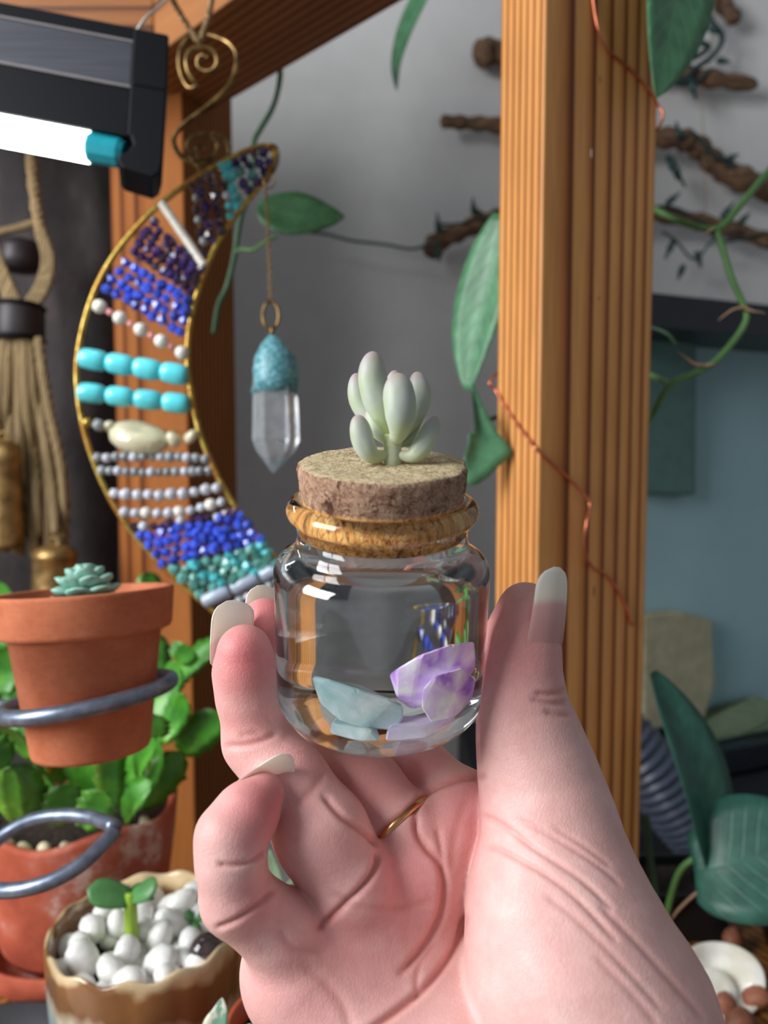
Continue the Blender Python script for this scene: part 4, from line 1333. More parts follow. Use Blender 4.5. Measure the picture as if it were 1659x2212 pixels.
# black dish at the very bottom-left corner
M_char = plain('charcoal_dish', C(44, 42, 46), 0.6)
dc = P(20, 2230, .385)
o = mesh('charcoal_dish', *lathe([(1e-4, 0), (0.05, 0), (0.056, 0.004), (0.058, 0.016), (0.055, 0.017), (0.05, 0.007), (1e-4, 0.006)], 44, (dc.x - .012, dc.y - 0.01, TABLE_Z)), M_char)
tag(o, 'charcoal grey dish edge at the bottom left corner', 'dish')

# ================================================================== LOWER RIGHT: leaves, shell, black pot
v5 = empty('dark_pothos', P(1440, 2000, .50))
tag(v5, 'pothos with large dark blue-green leaves at lower right', 'plant')
leaf('leaf', [P(1546, 1915, .49), P(1530, 1800, .485), P(1490, 1640, .485), P(1408, 1452, .49)], 0.0225, -FWD * 0.8 + RIGHT * 0.5 + UP * 0.1, M_vine_b, v5, fold=0.35, prof=lambda u: (math.sin(math.pi * min(1, u * 0.95 + 0.03))) ** 0.7)
leaf('leaf', [P(1500, 1880, .48), P(1560, 1870, .47), P(1640, 1850, .465), P(1780, 1800, .46)], 0.037, -FWD * 0.75 + UP * 0.65, M_vine_b, v5, fold=0.15, prof=lambda u: (math.sin(math.pi * min(1, u * 0.9 + 0.10))) ** 0.55)
stem('leaf_stalk', [(1505, 1850, .485), (1470, 1880, .49), (1448, 1940, .50), (1436, 2000, .51)], 0.0021, '', M_stem, v5)
stem('leaf_stalk', [(1396, 1760, .52), (1408, 1880, .515), (1422, 1960, .51), (1440, 2020, .51)], 0.0024, '', M_stem_d, v5)
stem('leaf_stalk', [(1520, 1915, .50), (1470, 1960, .505), (1438, 2000, .51)], 0.0010, '', M_dry, v5)
stem('stem', [(1438, 1990, .51), (1440, 2030, .512), (1441, 2040, .514)], 0.0026, '', M_stem_d, v5)
t = NT('pearly_shell')
f = t.noise(t.coords(), 60, 3)
t.color(t.ramp(f, [(0.3, C(226, 220, 196)), (0.7, C(250, 250, 244))])); t.set(Roughness=0.2, Coat_Weight=0.4, Sheen_Weight=0.1)
M_shell = t.m
sc_ = P(1540, 2120, .46)
e_ = empty('seashell', (sc_.x, sc_.y, TABLE_Z + 0.006)); tag(e_, 'white pearly seashell on the shelf at lower right', 'shell')
def shell_w(r, z, a, i):
    return (r * (1 + 0.05 * math.sin(a * 2 + 1)), z + 0.0022 * math.sin(a * 3) * (r / 0.025))
V, Fc = lathe([(1e-4, 0), (0.010, 0.001), (0.018, 0.006), (0.0225, 0.0125), (0.0215, 0.0132), (0.0165, 0.0075), (0.009, 0.0025), (1e-4, 0.0016)], 48, (0, 0, 0), wob=shell_w)
Q = axes_quat(RIGHT, (-FWD * 0.75 + UP * 0.5))
V = [sc_ + Q @ Vector((v[0] * 1.15, v[1] * 0.95, v[2])) for v in V]
mesh('outer_shell', V, Fc, M_shell, e_)
V, Fc = lathe([(1e-4, 0.004), (0.008, 0.004), (0.0125, 0.0045), (0.0135, 0.006), (0.0125, 0.0075), (0.008, 0.0065), (0.004, 0.0062), (1e-4, 0.0068)], 36, (0, 0, 0))
mesh('inner_whorl', [sc_ + Q @ Vector((v[0] - 0.003, v[1] * .9 - 0.005, v[2] + .001)) for v in V], Fc, M_shell, e_)
M_bpot = plain('black_plastic_pot', C(18, 20, 22), 0.35)
bc2 = P(1800, 2030, .50)
hz = bc2.z - TABLE_Z + 0.03
o = mesh('black_pot', *lathe([(1e-4, 0), (0.040, 0), (0.051, hz * .86), (0.054, hz * .87), (0.055, hz), (0.052, hz), (0.049, hz * .86), (0.044, hz * .6), (1e-4, hz * .59)], 48, (bc2.x, bc2.y, TABLE_Z)), M_bpot)
tag(o, 'black plastic plant pot cut off by the right frame edge', 'plant pot')
M_stone = gem('rust_stone', C(126, 74, 50), 0.6, coat=0, var=0.4)
rm = [blob_mesh('stone', 2, M_stone, 0.06, s, low=0.3) for s in range(3)]
for i, (x, y, d, s, lb) in enumerate([(1570, 2200, .445, .008, 'rust brown stone below the seashell'), (1630, 2190, .45, .0085, 'rust brown stone beneath the black pot, near the right edge'), (1600, 2235, .43, .009, 'rust brown stone lowest of the three by the frame bottom'), (1585, 2038, .50, .010, 'tan stone behind the seashell')]):
    c = P(x, y, d); c.z = TABLE_Z + s * .7 if i < 3 else TABLE_Z + 0.01
    o = inst('rust_stone', rm[i % 3], None, c, axes_quat(Vector(rng.normal(size=3)), Vector(rng.normal(size=3))), (s, s * .85, s * .75))
    tag(o, lb, 'stone', 'stones around the seashell')

# black planter the dark pothos grows in
px0, px1 = 0.180, 0.232
py0, py1 = 0.490, 0.545
bpz = 1.008
bpl = empty('black_planter', ((px0 + px1) / 2, (py0 + py1) / 2, TABLE_Z))
tag(bpl, 'low black planter box the dark pothos grows in', 'plant pot')
for (a, b, c_, d_) in ((px0, py0, px1 - px0, .003), (px0, py1 - .003, px1 - px0, .003), (px0, py0 + .003, .003, py1 - py0 - .006), (px1 - .003, py0 + .003, .003, py1 - py0 - .006)):
    bevel(mesh('side_wall', *box((a, b, TABLE_Z), (c_, 0, 0), (0, d_, 0), (0, 0, bpz - TABLE_Z)), M_bpot, bpl, smooth=False), 0.0008)
mesh('soil', *box((px0 + .003, py0 + .003, TABLE_Z), (px1 - px0 - .006, 0, 0), (0, py1 - py0 - .006, 0), (0, 0, bpz - TABLE_Z - .008)), M_soil, bpl, smooth=False)

# ================================================================== THE JAR
# axis leans 16.4 degrees towards the viewer relative to the picture's vertical
JT = math.radians(16.4)
JD = 0.178
J_AX = (UP * math.cos(JT) - FWD * math.sin(JT) + RIGHT * 0.012).normalized()
J_S = P(825, 1190, JD)
JB = J_S - J_AX * 0.0413                     # base centre
t = NT('jar_glass')
t.coords()
t.set(Base_Color=(0.97, 0.985, 0.98, 1), Transmission_Weight=1.0, Roughness=0.0, IOR=1.47)
M_glass = t.m
R0 = 0.0254
def arc(cx, cz, r, a0, a1, n):
    return [(cx + r * math.cos(a), cz + r * math.sin(a)) for a in np.linspace(math.radians(a0), math.radians(a1), n)]
outerp = [(1e-5, 0.0012), (0.010, 0.0010), (0.017, 0.0002)] + arc(R0 - 0.0062, 0.0062, 0.0062, -82, 0, 9) + \
    [(R0, 0.015), (R0, 0.025), (R0, 0.0345)] + arc(R0 - 0.0050, 0.0365, 0.0050, 0, 66, 8) + \
    [(0.0214, 0.0421), (0.0203, 0.0432), (0.0198, 0.0448), (0.0197, 0.0470), (0.0203, 0.0487)] + arc(0.0196, 0.0517, 0.0025, -55, 90, 9)
WT = 0.0010
innerp = [(0.0186, 0.0541), (0.0181, 0.0530), (0.01805, 0.0500), (0.0180, 0.0462), (0.0184, 0.0446), (0.0196, 0.0432), (0.0210, 0.0412)] + arc(R0 - 0.0050, 0.0365, 0.0050 - WT, 60, 0, 7) + \
    [(R0 - WT, 0.0345), (R0 - WT, 0.025), (R0 - WT, 0.015)] + arc(R0 - 0.0062, 0.0066, 0.0062 - WT, 0, -82, 9) + [(0.014, 0.0020), (0.007, 0.0024), (1e-5, 0.0026)]
jar = empty('glass_jar', JB)
tag(jar, 'small clear round glass jar held upright by the hand', 'jar')
mesh('glass', *lathe(outerp + innerp, 96, JB, J_AX), M_glass, jar)

# liquid: fills the body up to the shoulder, overlapping the glass by a hair
t = NT('clear_liquid'); t.coords()
t.set(Base_Color=(0.985, 0.995, 0.99, 1), Transmission_Weight=1.0, Roughness=0.0, IOR=1.34)
ov = 0.0002
lq = [(1e-5, 0.0024), (0.007, 0.0022), (0.014, 0.0018)] + arc(R0 - 0.0062, 0.0066, 0.0062 - WT + ov, -82, 0, 9) + [(R0 - WT + ov, 0.015), (R0 - WT + ov, 0.025), (R0 - WT + ov, 0.0345)] + \
    arc(R0 - 0.0050, 0.0365, 0.0050 - WT + ov, 0, 60, 7) + [(0.0207, 0.0419), (0.0190, 0.0417), (1e-5, 0.0416)]
o = mesh('liquid', *lathe(lq, 96, JB, J_AX), t.m)
tag(o, 'clear liquid filling the glass jar around the crystals', 'liquid')

# cork
t = NT('pressed_cork')
v = t.coords(rot=(0, 0, 0.3))
f1 = t.noise(v, 420, 5, 0.65, 1.2)
f2 = t.noise(v, 130, 4, 0.6, 2.0)
vo = t.n('ShaderNodeTexVoronoi', feature='DISTANCE_TO_EDGE'); vo.inputs['Scale'].default_value = 330
nv_ = t.n('ShaderNodeTexNoise'); nv_.inputs['Scale'].default_value = 260; t.l(v, nv_.inputs['Vector'])
mxv = t.mix(0.012, v, nv_.outputs['Color'])
t.l(mxv, vo.inputs['Vector'])
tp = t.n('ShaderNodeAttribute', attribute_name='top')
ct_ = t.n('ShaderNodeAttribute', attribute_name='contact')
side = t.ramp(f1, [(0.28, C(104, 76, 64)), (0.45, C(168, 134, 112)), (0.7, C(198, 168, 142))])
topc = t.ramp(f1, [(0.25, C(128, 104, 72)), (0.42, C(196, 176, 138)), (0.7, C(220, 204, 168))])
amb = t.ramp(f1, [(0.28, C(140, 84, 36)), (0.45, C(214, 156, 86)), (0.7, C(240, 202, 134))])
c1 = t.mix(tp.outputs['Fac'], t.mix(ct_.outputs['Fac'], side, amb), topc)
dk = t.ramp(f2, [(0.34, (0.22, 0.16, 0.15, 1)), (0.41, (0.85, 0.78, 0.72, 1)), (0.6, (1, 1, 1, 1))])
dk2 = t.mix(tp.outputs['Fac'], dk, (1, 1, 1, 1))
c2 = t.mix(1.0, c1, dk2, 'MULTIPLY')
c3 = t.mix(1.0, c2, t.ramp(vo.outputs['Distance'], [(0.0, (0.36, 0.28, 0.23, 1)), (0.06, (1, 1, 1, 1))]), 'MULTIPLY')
t.color(c3)
t.set(Roughness=0.9, Specular_IOR_Level=0.2); t.bump(f1, 0.7, 0.0008)
M_cork = t.m
cb, ct = 0.0458, 0.0624
prof = [(1e-5, cb), (0.012, cb), (0.0176, cb + .0002), (0.0182, cb + .001), (0.01826, 0.0525), (0.0185, 0.0541), (0.0186,0.0548), (0.0190, 0.0575), (0.0193, ct - .0012), (0.0190, ct - .0003), (0.0184, ct), (0.016, ct), (0.011, ct), (0.005, ct), (1e-5, ct)]
def corkw(r, z, a, i):
    j = 0.0
    if z > 0.055 and r > 0.015:
        j = 0.00022 * math.sin(a * 7 + z * 900) + 0.00018 * math.sin(a * 17 + z * 2300) + 0.0003 * math.exp(-((a - 0.25) / 0.12) ** 2)
    dz = 0.00012 * math.sin(a * 9 + r * 900) if (i > 9) else 0
    return (r + j, z + dz)
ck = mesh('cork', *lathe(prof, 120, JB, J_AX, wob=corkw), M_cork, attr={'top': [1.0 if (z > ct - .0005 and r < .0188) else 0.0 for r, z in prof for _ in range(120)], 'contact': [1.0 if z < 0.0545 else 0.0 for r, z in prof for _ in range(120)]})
tag(ck, 'tan pressed cork stopper plugged into the jar mouth', 'cork')

# ------------------------------------------------------------------ crystals inside
def jpos(x, y, z):
    """jar-local: x to the right, y towards the viewer, z up the axis"""
    jx = (RIGHT - J_AX * RIGHT.dot(J_AX)).normalized()
    jy = jx.cross(J_AX).normalized()
    if jy.dot(FWD) > 0: jy = -jy
    return JB + jx * x + jy * y + J_AX * z
def crystal(name, pts, mat, label, sub=2, seed=0, jit=0.0004, cat='crystal', size=1.0):
    """convex faceted stone from jar-local hull points"""
    import bmesh
    bm = bmesh.new()
    r = np.random.default_rng(seed)
    for p in pts:
        bm.verts.new(tuple(jpos(*p)))
    bmesh.ops.convex_hull(bm, input=bm.verts)
    bmesh.ops.delete(bm, geom=[v for v in bm.verts if not v.link_faces], context='VERTS')
    bmesh.ops.bevel(bm, geom=list(bm.edges), offset=0.0004, segments=1, affect='EDGES', clamp_overlap=True)
    bmesh.ops.recalc_face_normals(bm, faces=list(bm.faces))
    bm.verts.ensure_lookup_table()
    for i, v in enumerate(bm.verts): v.index = i
    V = np.array([tuple(v.co) for v in bm.verts]); Fc = [tuple(v.index for v in f.verts) for f in bm.faces]
    bm.free()
    o = mesh(name, V, Fc, mat, smooth=False)
    tag(o, label, cat, 'crystals in the jar')
    return o
def stone_mat(name, stops, rough=0.25, trans=0.35, sc=120, sss=0.5):
    t = NT(name)
    f = t.noise(t.coords(), sc, 3, 0.5, 0.4)
    t.color(t.ramp(f, stops))
    t.set(Roughness=rough, Transmission_Weight=trans, IOR=1.5, Subsurface_Weight=sss, Subsurface_Radius=(0.8, 0.8, 1.0), Subsurface_Scale=0.004)
    f2 = t.noise(t.coords(), 500, 4, 0.7)
    t.bump(f2, 0.2, 0.0006)
    return t.m
M_fluor = stone_mat('pale_green_fluorite', [(0.34, C(160, 200, 204)), (0.5, C(196, 224, 226)), (0.66, C(236, 247, 247))], trans=0.12, sss=0.1)
M_ameth = stone_mat('amethyst', [(0.36, C(176, 110, 236)), (0.47, C(234, 202, 255)), (0.60, C(255, 252, 255))], trans=0.05, sss=0.1, sc=125)
M_ameth_p = stone_mat('pale_amethyst', [(0.3, C(214, 190, 240)), (0.6, C(244, 236, 252))], trans=0.1, sss=0.1)
# fluorite shard, leaning: upper-left end high, lower-right end low
crystal('fluorite_shard', [(-0.0125, 0.012, 0.0145), (-0.0105, 0.0135, 0.0168), (-0.0135, 0.009, 0.0155), (-0.0045, 0.0155, 0.0155), (0.0022, 0.0150, 0.0128), (0.0046, 0.0140, 0.0108), (0.0046, 0.0135, 0.0075), (0.0034, 0.013, 0.0042),
                           (-0.0030, 0.0150, 0.0055), (-0.0080, 0.0145, 0.0068), (-0.0118, 0.011, 0.0092), (-0.004, 0.006, 0.013), (0.002, 0.006, 0.008), (-0.003, 0.007, 0.005)],
        M_fluor, 'pale green translucent fluorite shard lying in the jar bottom', seed=1)
crystal('amethyst_chunk', [(0.0015, 0.009, 0.0165), (0.0030, 0.0115, 0.0190), (0.0075, 0.011, 0.0222), (0.0130, 0.007, 0.0230), (0.0175, 0.003, 0.0215), (0.0185, 0.004, 0.0150), (0.0150, 0.008, 0.0098),
                           (0.0060, 0.0125, 0.0090), (0.0030, 0.0125, 0.0120), (0.008, 0.001, 0.018), (0.014, -0.001, 0.015), (0.008, 0.002, 0.011)],
        M_ameth, 'large purple amethyst chunk, upper one at the jar right side', seed=2)
crystal('amethyst_piece', [(0.0080, 0.0135, 0.0145), (0.0105, 0.0128, 0.0176), (0.0160, 0.0085, 0.0175), (0.0195, 0.0060, 0.0120), (0.0185, 0.0065, 0.0075), (0.0150, 0.0105, 0.0052), (0.0100, 0.0135, 0.0060), (0.0080, 0.0142, 0.0100),
                           (0.013, 0.005, 0.011), (0.016, 0.004, 0.009)],
        M_ameth, 'rounder purple amethyst piece in front of the larger chunk', seed=3)
crystal('fluorite_refraction', [(-0.0100, 0.013, 0.0028), (-0.0098, 0.0145, 0.0062), (-0.0020, 0.0170, 0.0060), (0.0004, 0.0172, 0.0034), (-0.004, 0.0176, 0.0032), (-0.008, 0.009, 0.0062), (-0.001, 0.010, 0.0060), (-0.004, 0.009, 0.0028)],
        M_fluor, 'added clear chip imitating the fluorite shard refracted in the jar base', seed=4)  # extra solid imitating the shard's image refracted through the base
crystal('amethyst_refraction', [(0.0010, 0.0172, 0.0032), (0.0014, 0.0168, 0.0060), (0.0085, 0.0150, 0.0060), (0.0140, 0.0110, 0.0062), (0.0155, 0.0095, 0.0042), (0.0090, 0.0156, 0.0030), (0.003, 0.009, 0.0062), (0.012, 0.006, 0.0050), (0.004, 0.009, 0.0028)],
        M_ameth_p, 'added pale purple chip imitating the amethyst refracted in the jar base', seed=5)  # added piece shaped like the amethyst's refracted image at the bottom

# ------------------------------------------------------------------ succulent cutting on the cork
t = NT('lavender_green_succulent')
at = t.n('ShaderNodeAttribute', attribute_name='tip')
f = t.noise(t.coords(), 320, 4)
f2 = t.noise(t.coords(), 90, 3)
c1 = t.ramp(at.outputs['Fac'], [(0.0, C(208, 216, 132)), (0.3, C(184, 202, 136)), (0.6, C(174, 188, 154)), (0.84, C(172, 158, 174)), (0.97, C(168, 110, 138))])
c2 = t.mix(0.5, c1, t.ramp(f2, [(0.35, C(170, 192, 126)), (0.65, C(186, 186, 202))]))
t.color(t.mix(0.25, c2, t.ramp(f, [(0.3, (0.7, 0.72, 0.7, 1)), (0.7, (1.05, 1.05, 1.05, 1))]), 'MULTIPLY'))
t.set(Roughness=0.5, Subsurface_Weight=0.25, Subsurface_Radius=(0.8, 1, 0.6), Subsurface_Scale=0.002, Sheen_Weight=0.15)
t.bump(f, 0.12, 0.0004)
M_suc = t.m
suc = empty('succulent_cutting', P(847, 992, .1715))
tag(suc, 'small lavender-tipped green succulent cutting planted in the cork', 'succulent')
def finger_leaf(path, w, wrinkle=0.0, seed=0, flat=0.85):
    """plump leaf along px path [(x,y,depth)], half width w px"""
    pts = np.array(smooth_path([P(*q) for q in path], 8))
    cum = np.concatenate([[0], np.cumsum(np.linalg.norm(np.diff(pts, axis=0), axis=1))]); cum /= cum[-1]
    nu, nv = 26, 24
    us = (1 - np.cos(np.linspace(0, math.pi, nu))) / 2
    c = np.stack([np.interp(us, cum, pts[:, k_]) for k_ in range(3)], 1)
    V, Fc, tip = [], [], []
    dpt = path[-1][2]
    r_ = np.random.default_rng(seed)
    for i in range(nu):
        tt = c[min(i + 1, nu - 1)] - c[max(i - 1, 0)]; tt /= np.linalg.norm(tt) + 1e-12
        n = np.array(tuple(-FWD)); n = n - tt * n.dot(tt); n /= np.linalg.norm(n); s = np.cross(tt, n)
        u = us[i]
        # slim at the base, plump past the middle, rounded tip
        pr_ = (0.34 + 0.66 * (1 / (1 + math.exp(-(u - 0.25) * 11)))) * math.sqrt(max(0, 1 - (max(0, u - 0.62) / 0.38) ** 2.3)) * (math.sqrt(min(1, u / 0.06)) if u < 0.06 else 1)
        ww = w / F * dpt * pr_
        for j in range(nv):
            a = 2 * math.pi * j / nv
            wr = 1 - wrinkle * (0.5 + 0.5 * math.sin(3 * a + u * 6 + seed)) ** 6 * math.sin(math.pi * u) - wrinkle * 0.7 * (0.5 + 0.5 * math.sin(7 * a - u * 9 + seed)) ** 8 * math.sin(math.pi * u)
            V.append(c[i] + s * (ww * wr * math.cos(a)) + n * (ww * wr * flat * math.sin(a)))
            tip.append(u)
    for i in range(nu - 1):
        for j in range(nv):
            Fc.append((i * nv + j, (i + 1) * nv + j, (i + 1) * nv + (j + 1) % nv, i * nv + (j + 1) % nv)[::-1])
    Fc.append(tuple(range(nv))[::-1]); Fc.append(tuple((nu - 1) * nv + j for j in range(nv)))
    return mesh('leaf', np.array(V), Fc, M_suc, suc, attr={'tip': tip})
ds = 0.1712
finger_leaf([(846, 950, ds + .001), (826, 900, ds), (806, 830, ds), (805, 759, ds)], 33, 0.05, 1)
finger_leaf([(836, 958, ds + .003), (812, 918, ds + .004), (780, 870, ds + .005), (768, 806, ds + .005)], 25, 0.04, 2)
finger_leaf([(850, 955, ds - .001), (862, 930, ds - .004), (864, 880, ds - .0055), (858, 806, ds - .005)], 36, 0.04, 3)
finger_leaf([(856, 948, ds + .004), (856, 900, ds + .007), (854, 850, ds + .008), (852, 800, ds + .008)], 24, 0.03, 4)
finger_leaf([(862, 950, ds + .001), (890, 905, ds + .002), (906, 860, ds + .002), (900, 803, ds + .002)], 26, 0.04, 5)
finger_leaf([(843, 980, ds - .0005), (808, 985, ds - .002), (786, 958, ds - .003), (771, 896, ds - .003)], 25, 0.05, 6)
finger_leaf([(855, 982, ds - .0005), (892, 984, ds - .001), (920, 950, ds - .001), (940, 898, ds)], 24, 0.05, 7)
finger_leaf([(862, 962, ds + .002), (884, 950, ds + .004), (896, 930, ds + .005), (902, 900, ds + .005)], 17, 0.02, 8)
finger_leaf([(846, 962, ds), (828, 944, ds + .001), (812, 918, ds + .002), (800, 880, ds + .003)], 20, 0.02, 9)
sv, sf = tube(smooth_path([P(848, 1004, ds + .0005), P(848, 985, ds), P(848, 965, ds), P(850, 940, ds)], 5), [0.0021] * 5 + [0.0020] * 5 + [0.0021] * 6, 16)
mesh('stem', sv, sf, M_suc, suc, attr={'tip': [0.12] * len(sv)})

# ================================================================== THE HAND (implicit surface -> one continuous mesh)
def Q3(px, py, d):
    """photo pixel + depth -> view-space (right, up, depth)"""
    return np.array([(px - 829.5) / F * d, (1106.0 - py) / F * d, d], np.float32)

def rcone(p, a, b, ra, rb, sq=None):
    """distance to a tapered capsule"""
    ba = b - a
    l2 = float(ba @ ba)
    pa = p - a
    t_ = np.clip((pa @ ba) / l2, 0, 1)
    d_ = pa - t_[:, None] * ba
    return np.sqrt((d_ * d_).sum(1)) - (ra + (rb - ra) * t_)

def smin(a, b, k):
    h = np.clip(0.5 + 0.5 * (b - a) / k, 0, 1)
    return b + (a - b) * h - k * h * (1 - h)

def chain(p, pts, k=0.0022):
    d = None
    for i in range(len(pts) - 1):
        a, b = pts[i], pts[i + 1]
        e_ = rcone(p, Q3(*a[:3]), Q3(*b[:3]), a[3] * .001, b[3] * .001)
        d = e_ if d is None else smin(d, e_, k)
    return d

def ball(p, x, y, d, r, s=(1, 1, 1)):
    q = (p - Q3(x, y, d)) / np.array(s, np.float32)
    return (np.sqrt((q * q).sum(1)) - r * .001) * min(s)

# (px, py, depth, radius mm)
LITTLE = [(700, 2085, .176, 9.5), (612, 2015, .170, 8.8), (512, 1940, .164, 7.6), (499, 1862, .163, 7.2), (498, 1808, .164, 7.3), (535, 1756, .167, 6.8), (566, 1716, .170, 5.0)]
RINGF = [(830, 2000, .181, 10.5), (762, 1912, .1765, 10.4), (694, 1800, .1770, 10.8), (622, 1685, .182, 9.2), (556, 1600, .186, 8.2), (537, 1500, .185, 7.6), (530, 1450, .184, 7.5), (528, 1408, .183, 6.6)]
MIDF = [(930, 1905, .188, 10.5), (872, 1800, .188, 9.6), (790, 1700, .194, 9.2), (705, 1625, .203, 8.6), (630, 1560, .209, 8.2), (590, 1450, .204, 7.4), (572, 1345, .198, 6.4)]
INDEX = [(1020, 1850, .196, 11.0), (985, 1745, .198, 10.0), (905, 1672, .207, 9.2), (820, 1640, .222, 8.6), (720, 1590, .230, 8.0), (660, 1500, .226, 7.4), (640, 1440, .222, 6.6)]
THUMB = [(1136, 1318, .1805, 6.4), (1128, 1380, .1805, 7.8), (1124, 1450, .1805, 8.5), (1127, 1525, .181, 9.7), (1146, 1610, .181, 11.8), (1168, 1700, .180, 13.5), (1190, 1800, .177, 15.0), (1205, 1950, .172, 19.6), (1235, 2080, .168, 22.8), (1285, 2200, .166, 25.0), (1360, 2420, .165, 26.0)]

def hand_sdf(p):
    th_ = chain(p, THUMB, 0.004)
    # palm: a sheet of overlapping cones, hollow in the middle
    pal = rcone(p, Q3(664, 2096, .176), Q3(975, 2450, .174), .0152, .022)
    pal = smin(pal, rcone(p, Q3(760, 2040, .184), Q3(900, 2400, .184), .0145, .022), .008)
    pal = smin(pal, rcone(p, Q3(870, 1965, .194), Q3(980, 2400, .198), .0135, .022), .008)
    pal = smin(pal, rcone(p, Q3(1000, 1830, .202), Q3(1100, 2400, .208), .0125, .024), .008)
    pal = smin(pal, rcone(p, Q3(880, 1895, .184), Q3(780, 2010, .181), .0110, .0120), .007)   # pads under the fingers
    pal = smin(pal, rcone(p, Q3(1000, 1765, .193), Q3(930, 1860, .187), .0110, .0115), .006)
    pal = smin(pal, rcone(p, Q3(1090, 1850, .204), Q3(1150, 2100, .204), .013, .018), .008)    # web towards the thumb
    pal = smin(pal, rcone(p, Q3(1050, 2400, .172), Q3(1260, 2900, .150), .030, .029), .02)
    pal = smin(pal, rcone(p, Q3(1250, 2400, .172), Q3(1420, 2900, .150), .028, .029), .02)
    pal = smin(pal, th_, .0016)
    tot = None
    for ch, kk in ((LITTLE, .0035), (RINGF, .003), (MIDF, .0035), (INDEX, .0035)):
        g = smin(pal, chain(p, ch), kk)
        tot = g if tot is None else smin(tot, g, .0006)
    return tot

def surface_nets(f, lo, hi, h):
    n = np.ceil((hi - lo) / h).astype(int) + 1
    m = 4
    n = ((n + m) // m) * m + 1
    ax = [lo[i] + h * np.arange(n[i], dtype=np.float32) for i in range(3)]
    cax = [a[::m] for a in ax]
    g = np.stack(np.meshgrid(*cax, indexing='ij'), -1).reshape(-1, 3).astype(np.float32)
    cd_ = f(g).reshape([len(c) for c in cax])
    cell = np.abs(cd_) < h * m * 2.6
    near_ = cell.copy()
    for a in range(3):
        s1 = np.roll(near_, 1, a); s2 = np.roll(near_, -1, a); near_ = near_ | s1 | s2
    idx = [np.minimum(np.arange(n[i]) // m, len(cax[i]) - 1) for i in range(3)]
    mask = near_[np.ix_(*idx)]
    val = cd_[np.ix_(*idx)].astype(np.float32)
    ii = np.argwhere(mask)
    pts = np.stack([ax[k_][ii[:, k_]] for k_ in range(3)], 1)
    out = np.empty(len(pts), np.float32)
    for s in range(0, len(pts), 400000):
        out[s:s + 400000] = f(pts[s:s + 400000])
    val[mask] = out
    S = val < 0
    c = [S[dx:n[0] - 1 + dx, dy:n[1] - 1 + dy, dz:n[2] - 1 + dz] for dx in (0, 1) for dy in (0, 1) for dz in (0, 1)]
    cnt = sum(x.astype(np.int8) for x in c)
    act = (cnt > 0) & (cnt < 8)
    cid = np.full(act.shape, -1, np.int64)
    ai = np.argwhere(act)
    cid[act] = np.arange(len(ai))
    acc = np.zeros((len(ai), 3), np.float64); num = np.zeros(len(ai))
    corners = [(dx, dy, dz) for dx in (0, 1) for dy in (0, 1) for dz in (0, 1)]
    cv = [val[ai[:, 0] + q[0], ai[:, 1] + q[1], ai[:, 2] + q[2]] for q in corners]
    for i in range(8):
        for j in range(i + 1, 8):
            if sum(abs(a - b) for a, b in zip(corners[i], corners[j])) != 1: continue
            va, vb = cv[i], cv[j]
            x = (va < 0) != (vb < 0)
            tt = np.where(x, va / np.where(x, va - vb, 1), 0)
            pa = np.array(corners[i], float); pb = np.array(corners[j], float)
            acc += x[:, None] * (pa + tt[:, None] * (pb - pa)); num += x
    vert = lo + h * (ai + acc / num[:, None])
    faces = []
    for a in range(3):
        b, d = (a + 1) % 3, (a + 2) % 3
        sl0 = [slice(None)] * 3; sl1 = [slice(None)] * 3
        sl0[a] = slice(0, n[a] - 1); sl1[a] = slice(1, n[a])
        A, B = S[tuple(sl0)], S[tuple(sl1)]
        e_ = np.argwhere(A != B)
        e_ = e_[(e_[:, b] > 0) & (e_[:, d] > 0) & (e_[:, b] < n[b] - 1) & (e_[:, d] < n[d] - 1)]
        fl_ = A[e_[:, 0], e_[:, 1], e_[:, 2]]
        def cidx(ob, od):
            q = e_.copy(); q[:, b] -= ob; q[:, d] -= od
            return cid[q[:, 0], q[:, 1], q[:, 2]]
        q = np.stack([cidx(1, 1), cidx(0, 1), cidx(0, 0), cidx(1, 0)], 1)
        q = np.where(fl_[:, None], q, q[:, ::-1])
        faces.append(q)
    return vert, np.concatenate(faces)

hv, hf = surface_nets(hand_sdf, np.array([-.052, -.176, .118], np.float32), np.array([.112, -.006, .247], np.float32), 0.0005)

def nbr_smooth(v, f, it, lam=0.5):
    e_ = np.concatenate([f[:, [0, 1]], f[:, [1, 2]], f[:, [2, 3]], f[:, [3, 0]]])
    e_ = np.concatenate([e_, e_[:, ::-1]])
    deg = np.bincount(e_[:, 0], minlength=len(v))[:, None]
    for _ in range(it):
        s = np.stack([np.bincount(e_[:, 0], v[e_[:, 1], k_], minlength=len(v)) for k_ in range(3)], 1)
        v = v + lam * (s / deg - v)
    return v
hv = nbr_smooth(hv, hf, 4)
def vnormals(v, f):
    fn = np.cross(v[f[:, 2]] - v[f[:, 0]], v[f[:, 3]] - v[f[:, 1]])
    n = np.zeros_like(v)
    for k_ in range(4):
        for c_ in range(3):
            n[:, c_] += np.bincount(f[:, k_], fn[:, c_], minlength=len(v))
    return n / (np.linalg.norm(n, axis=1)[:, None] + 1e-12)
hn = vnormals(hv, hf)

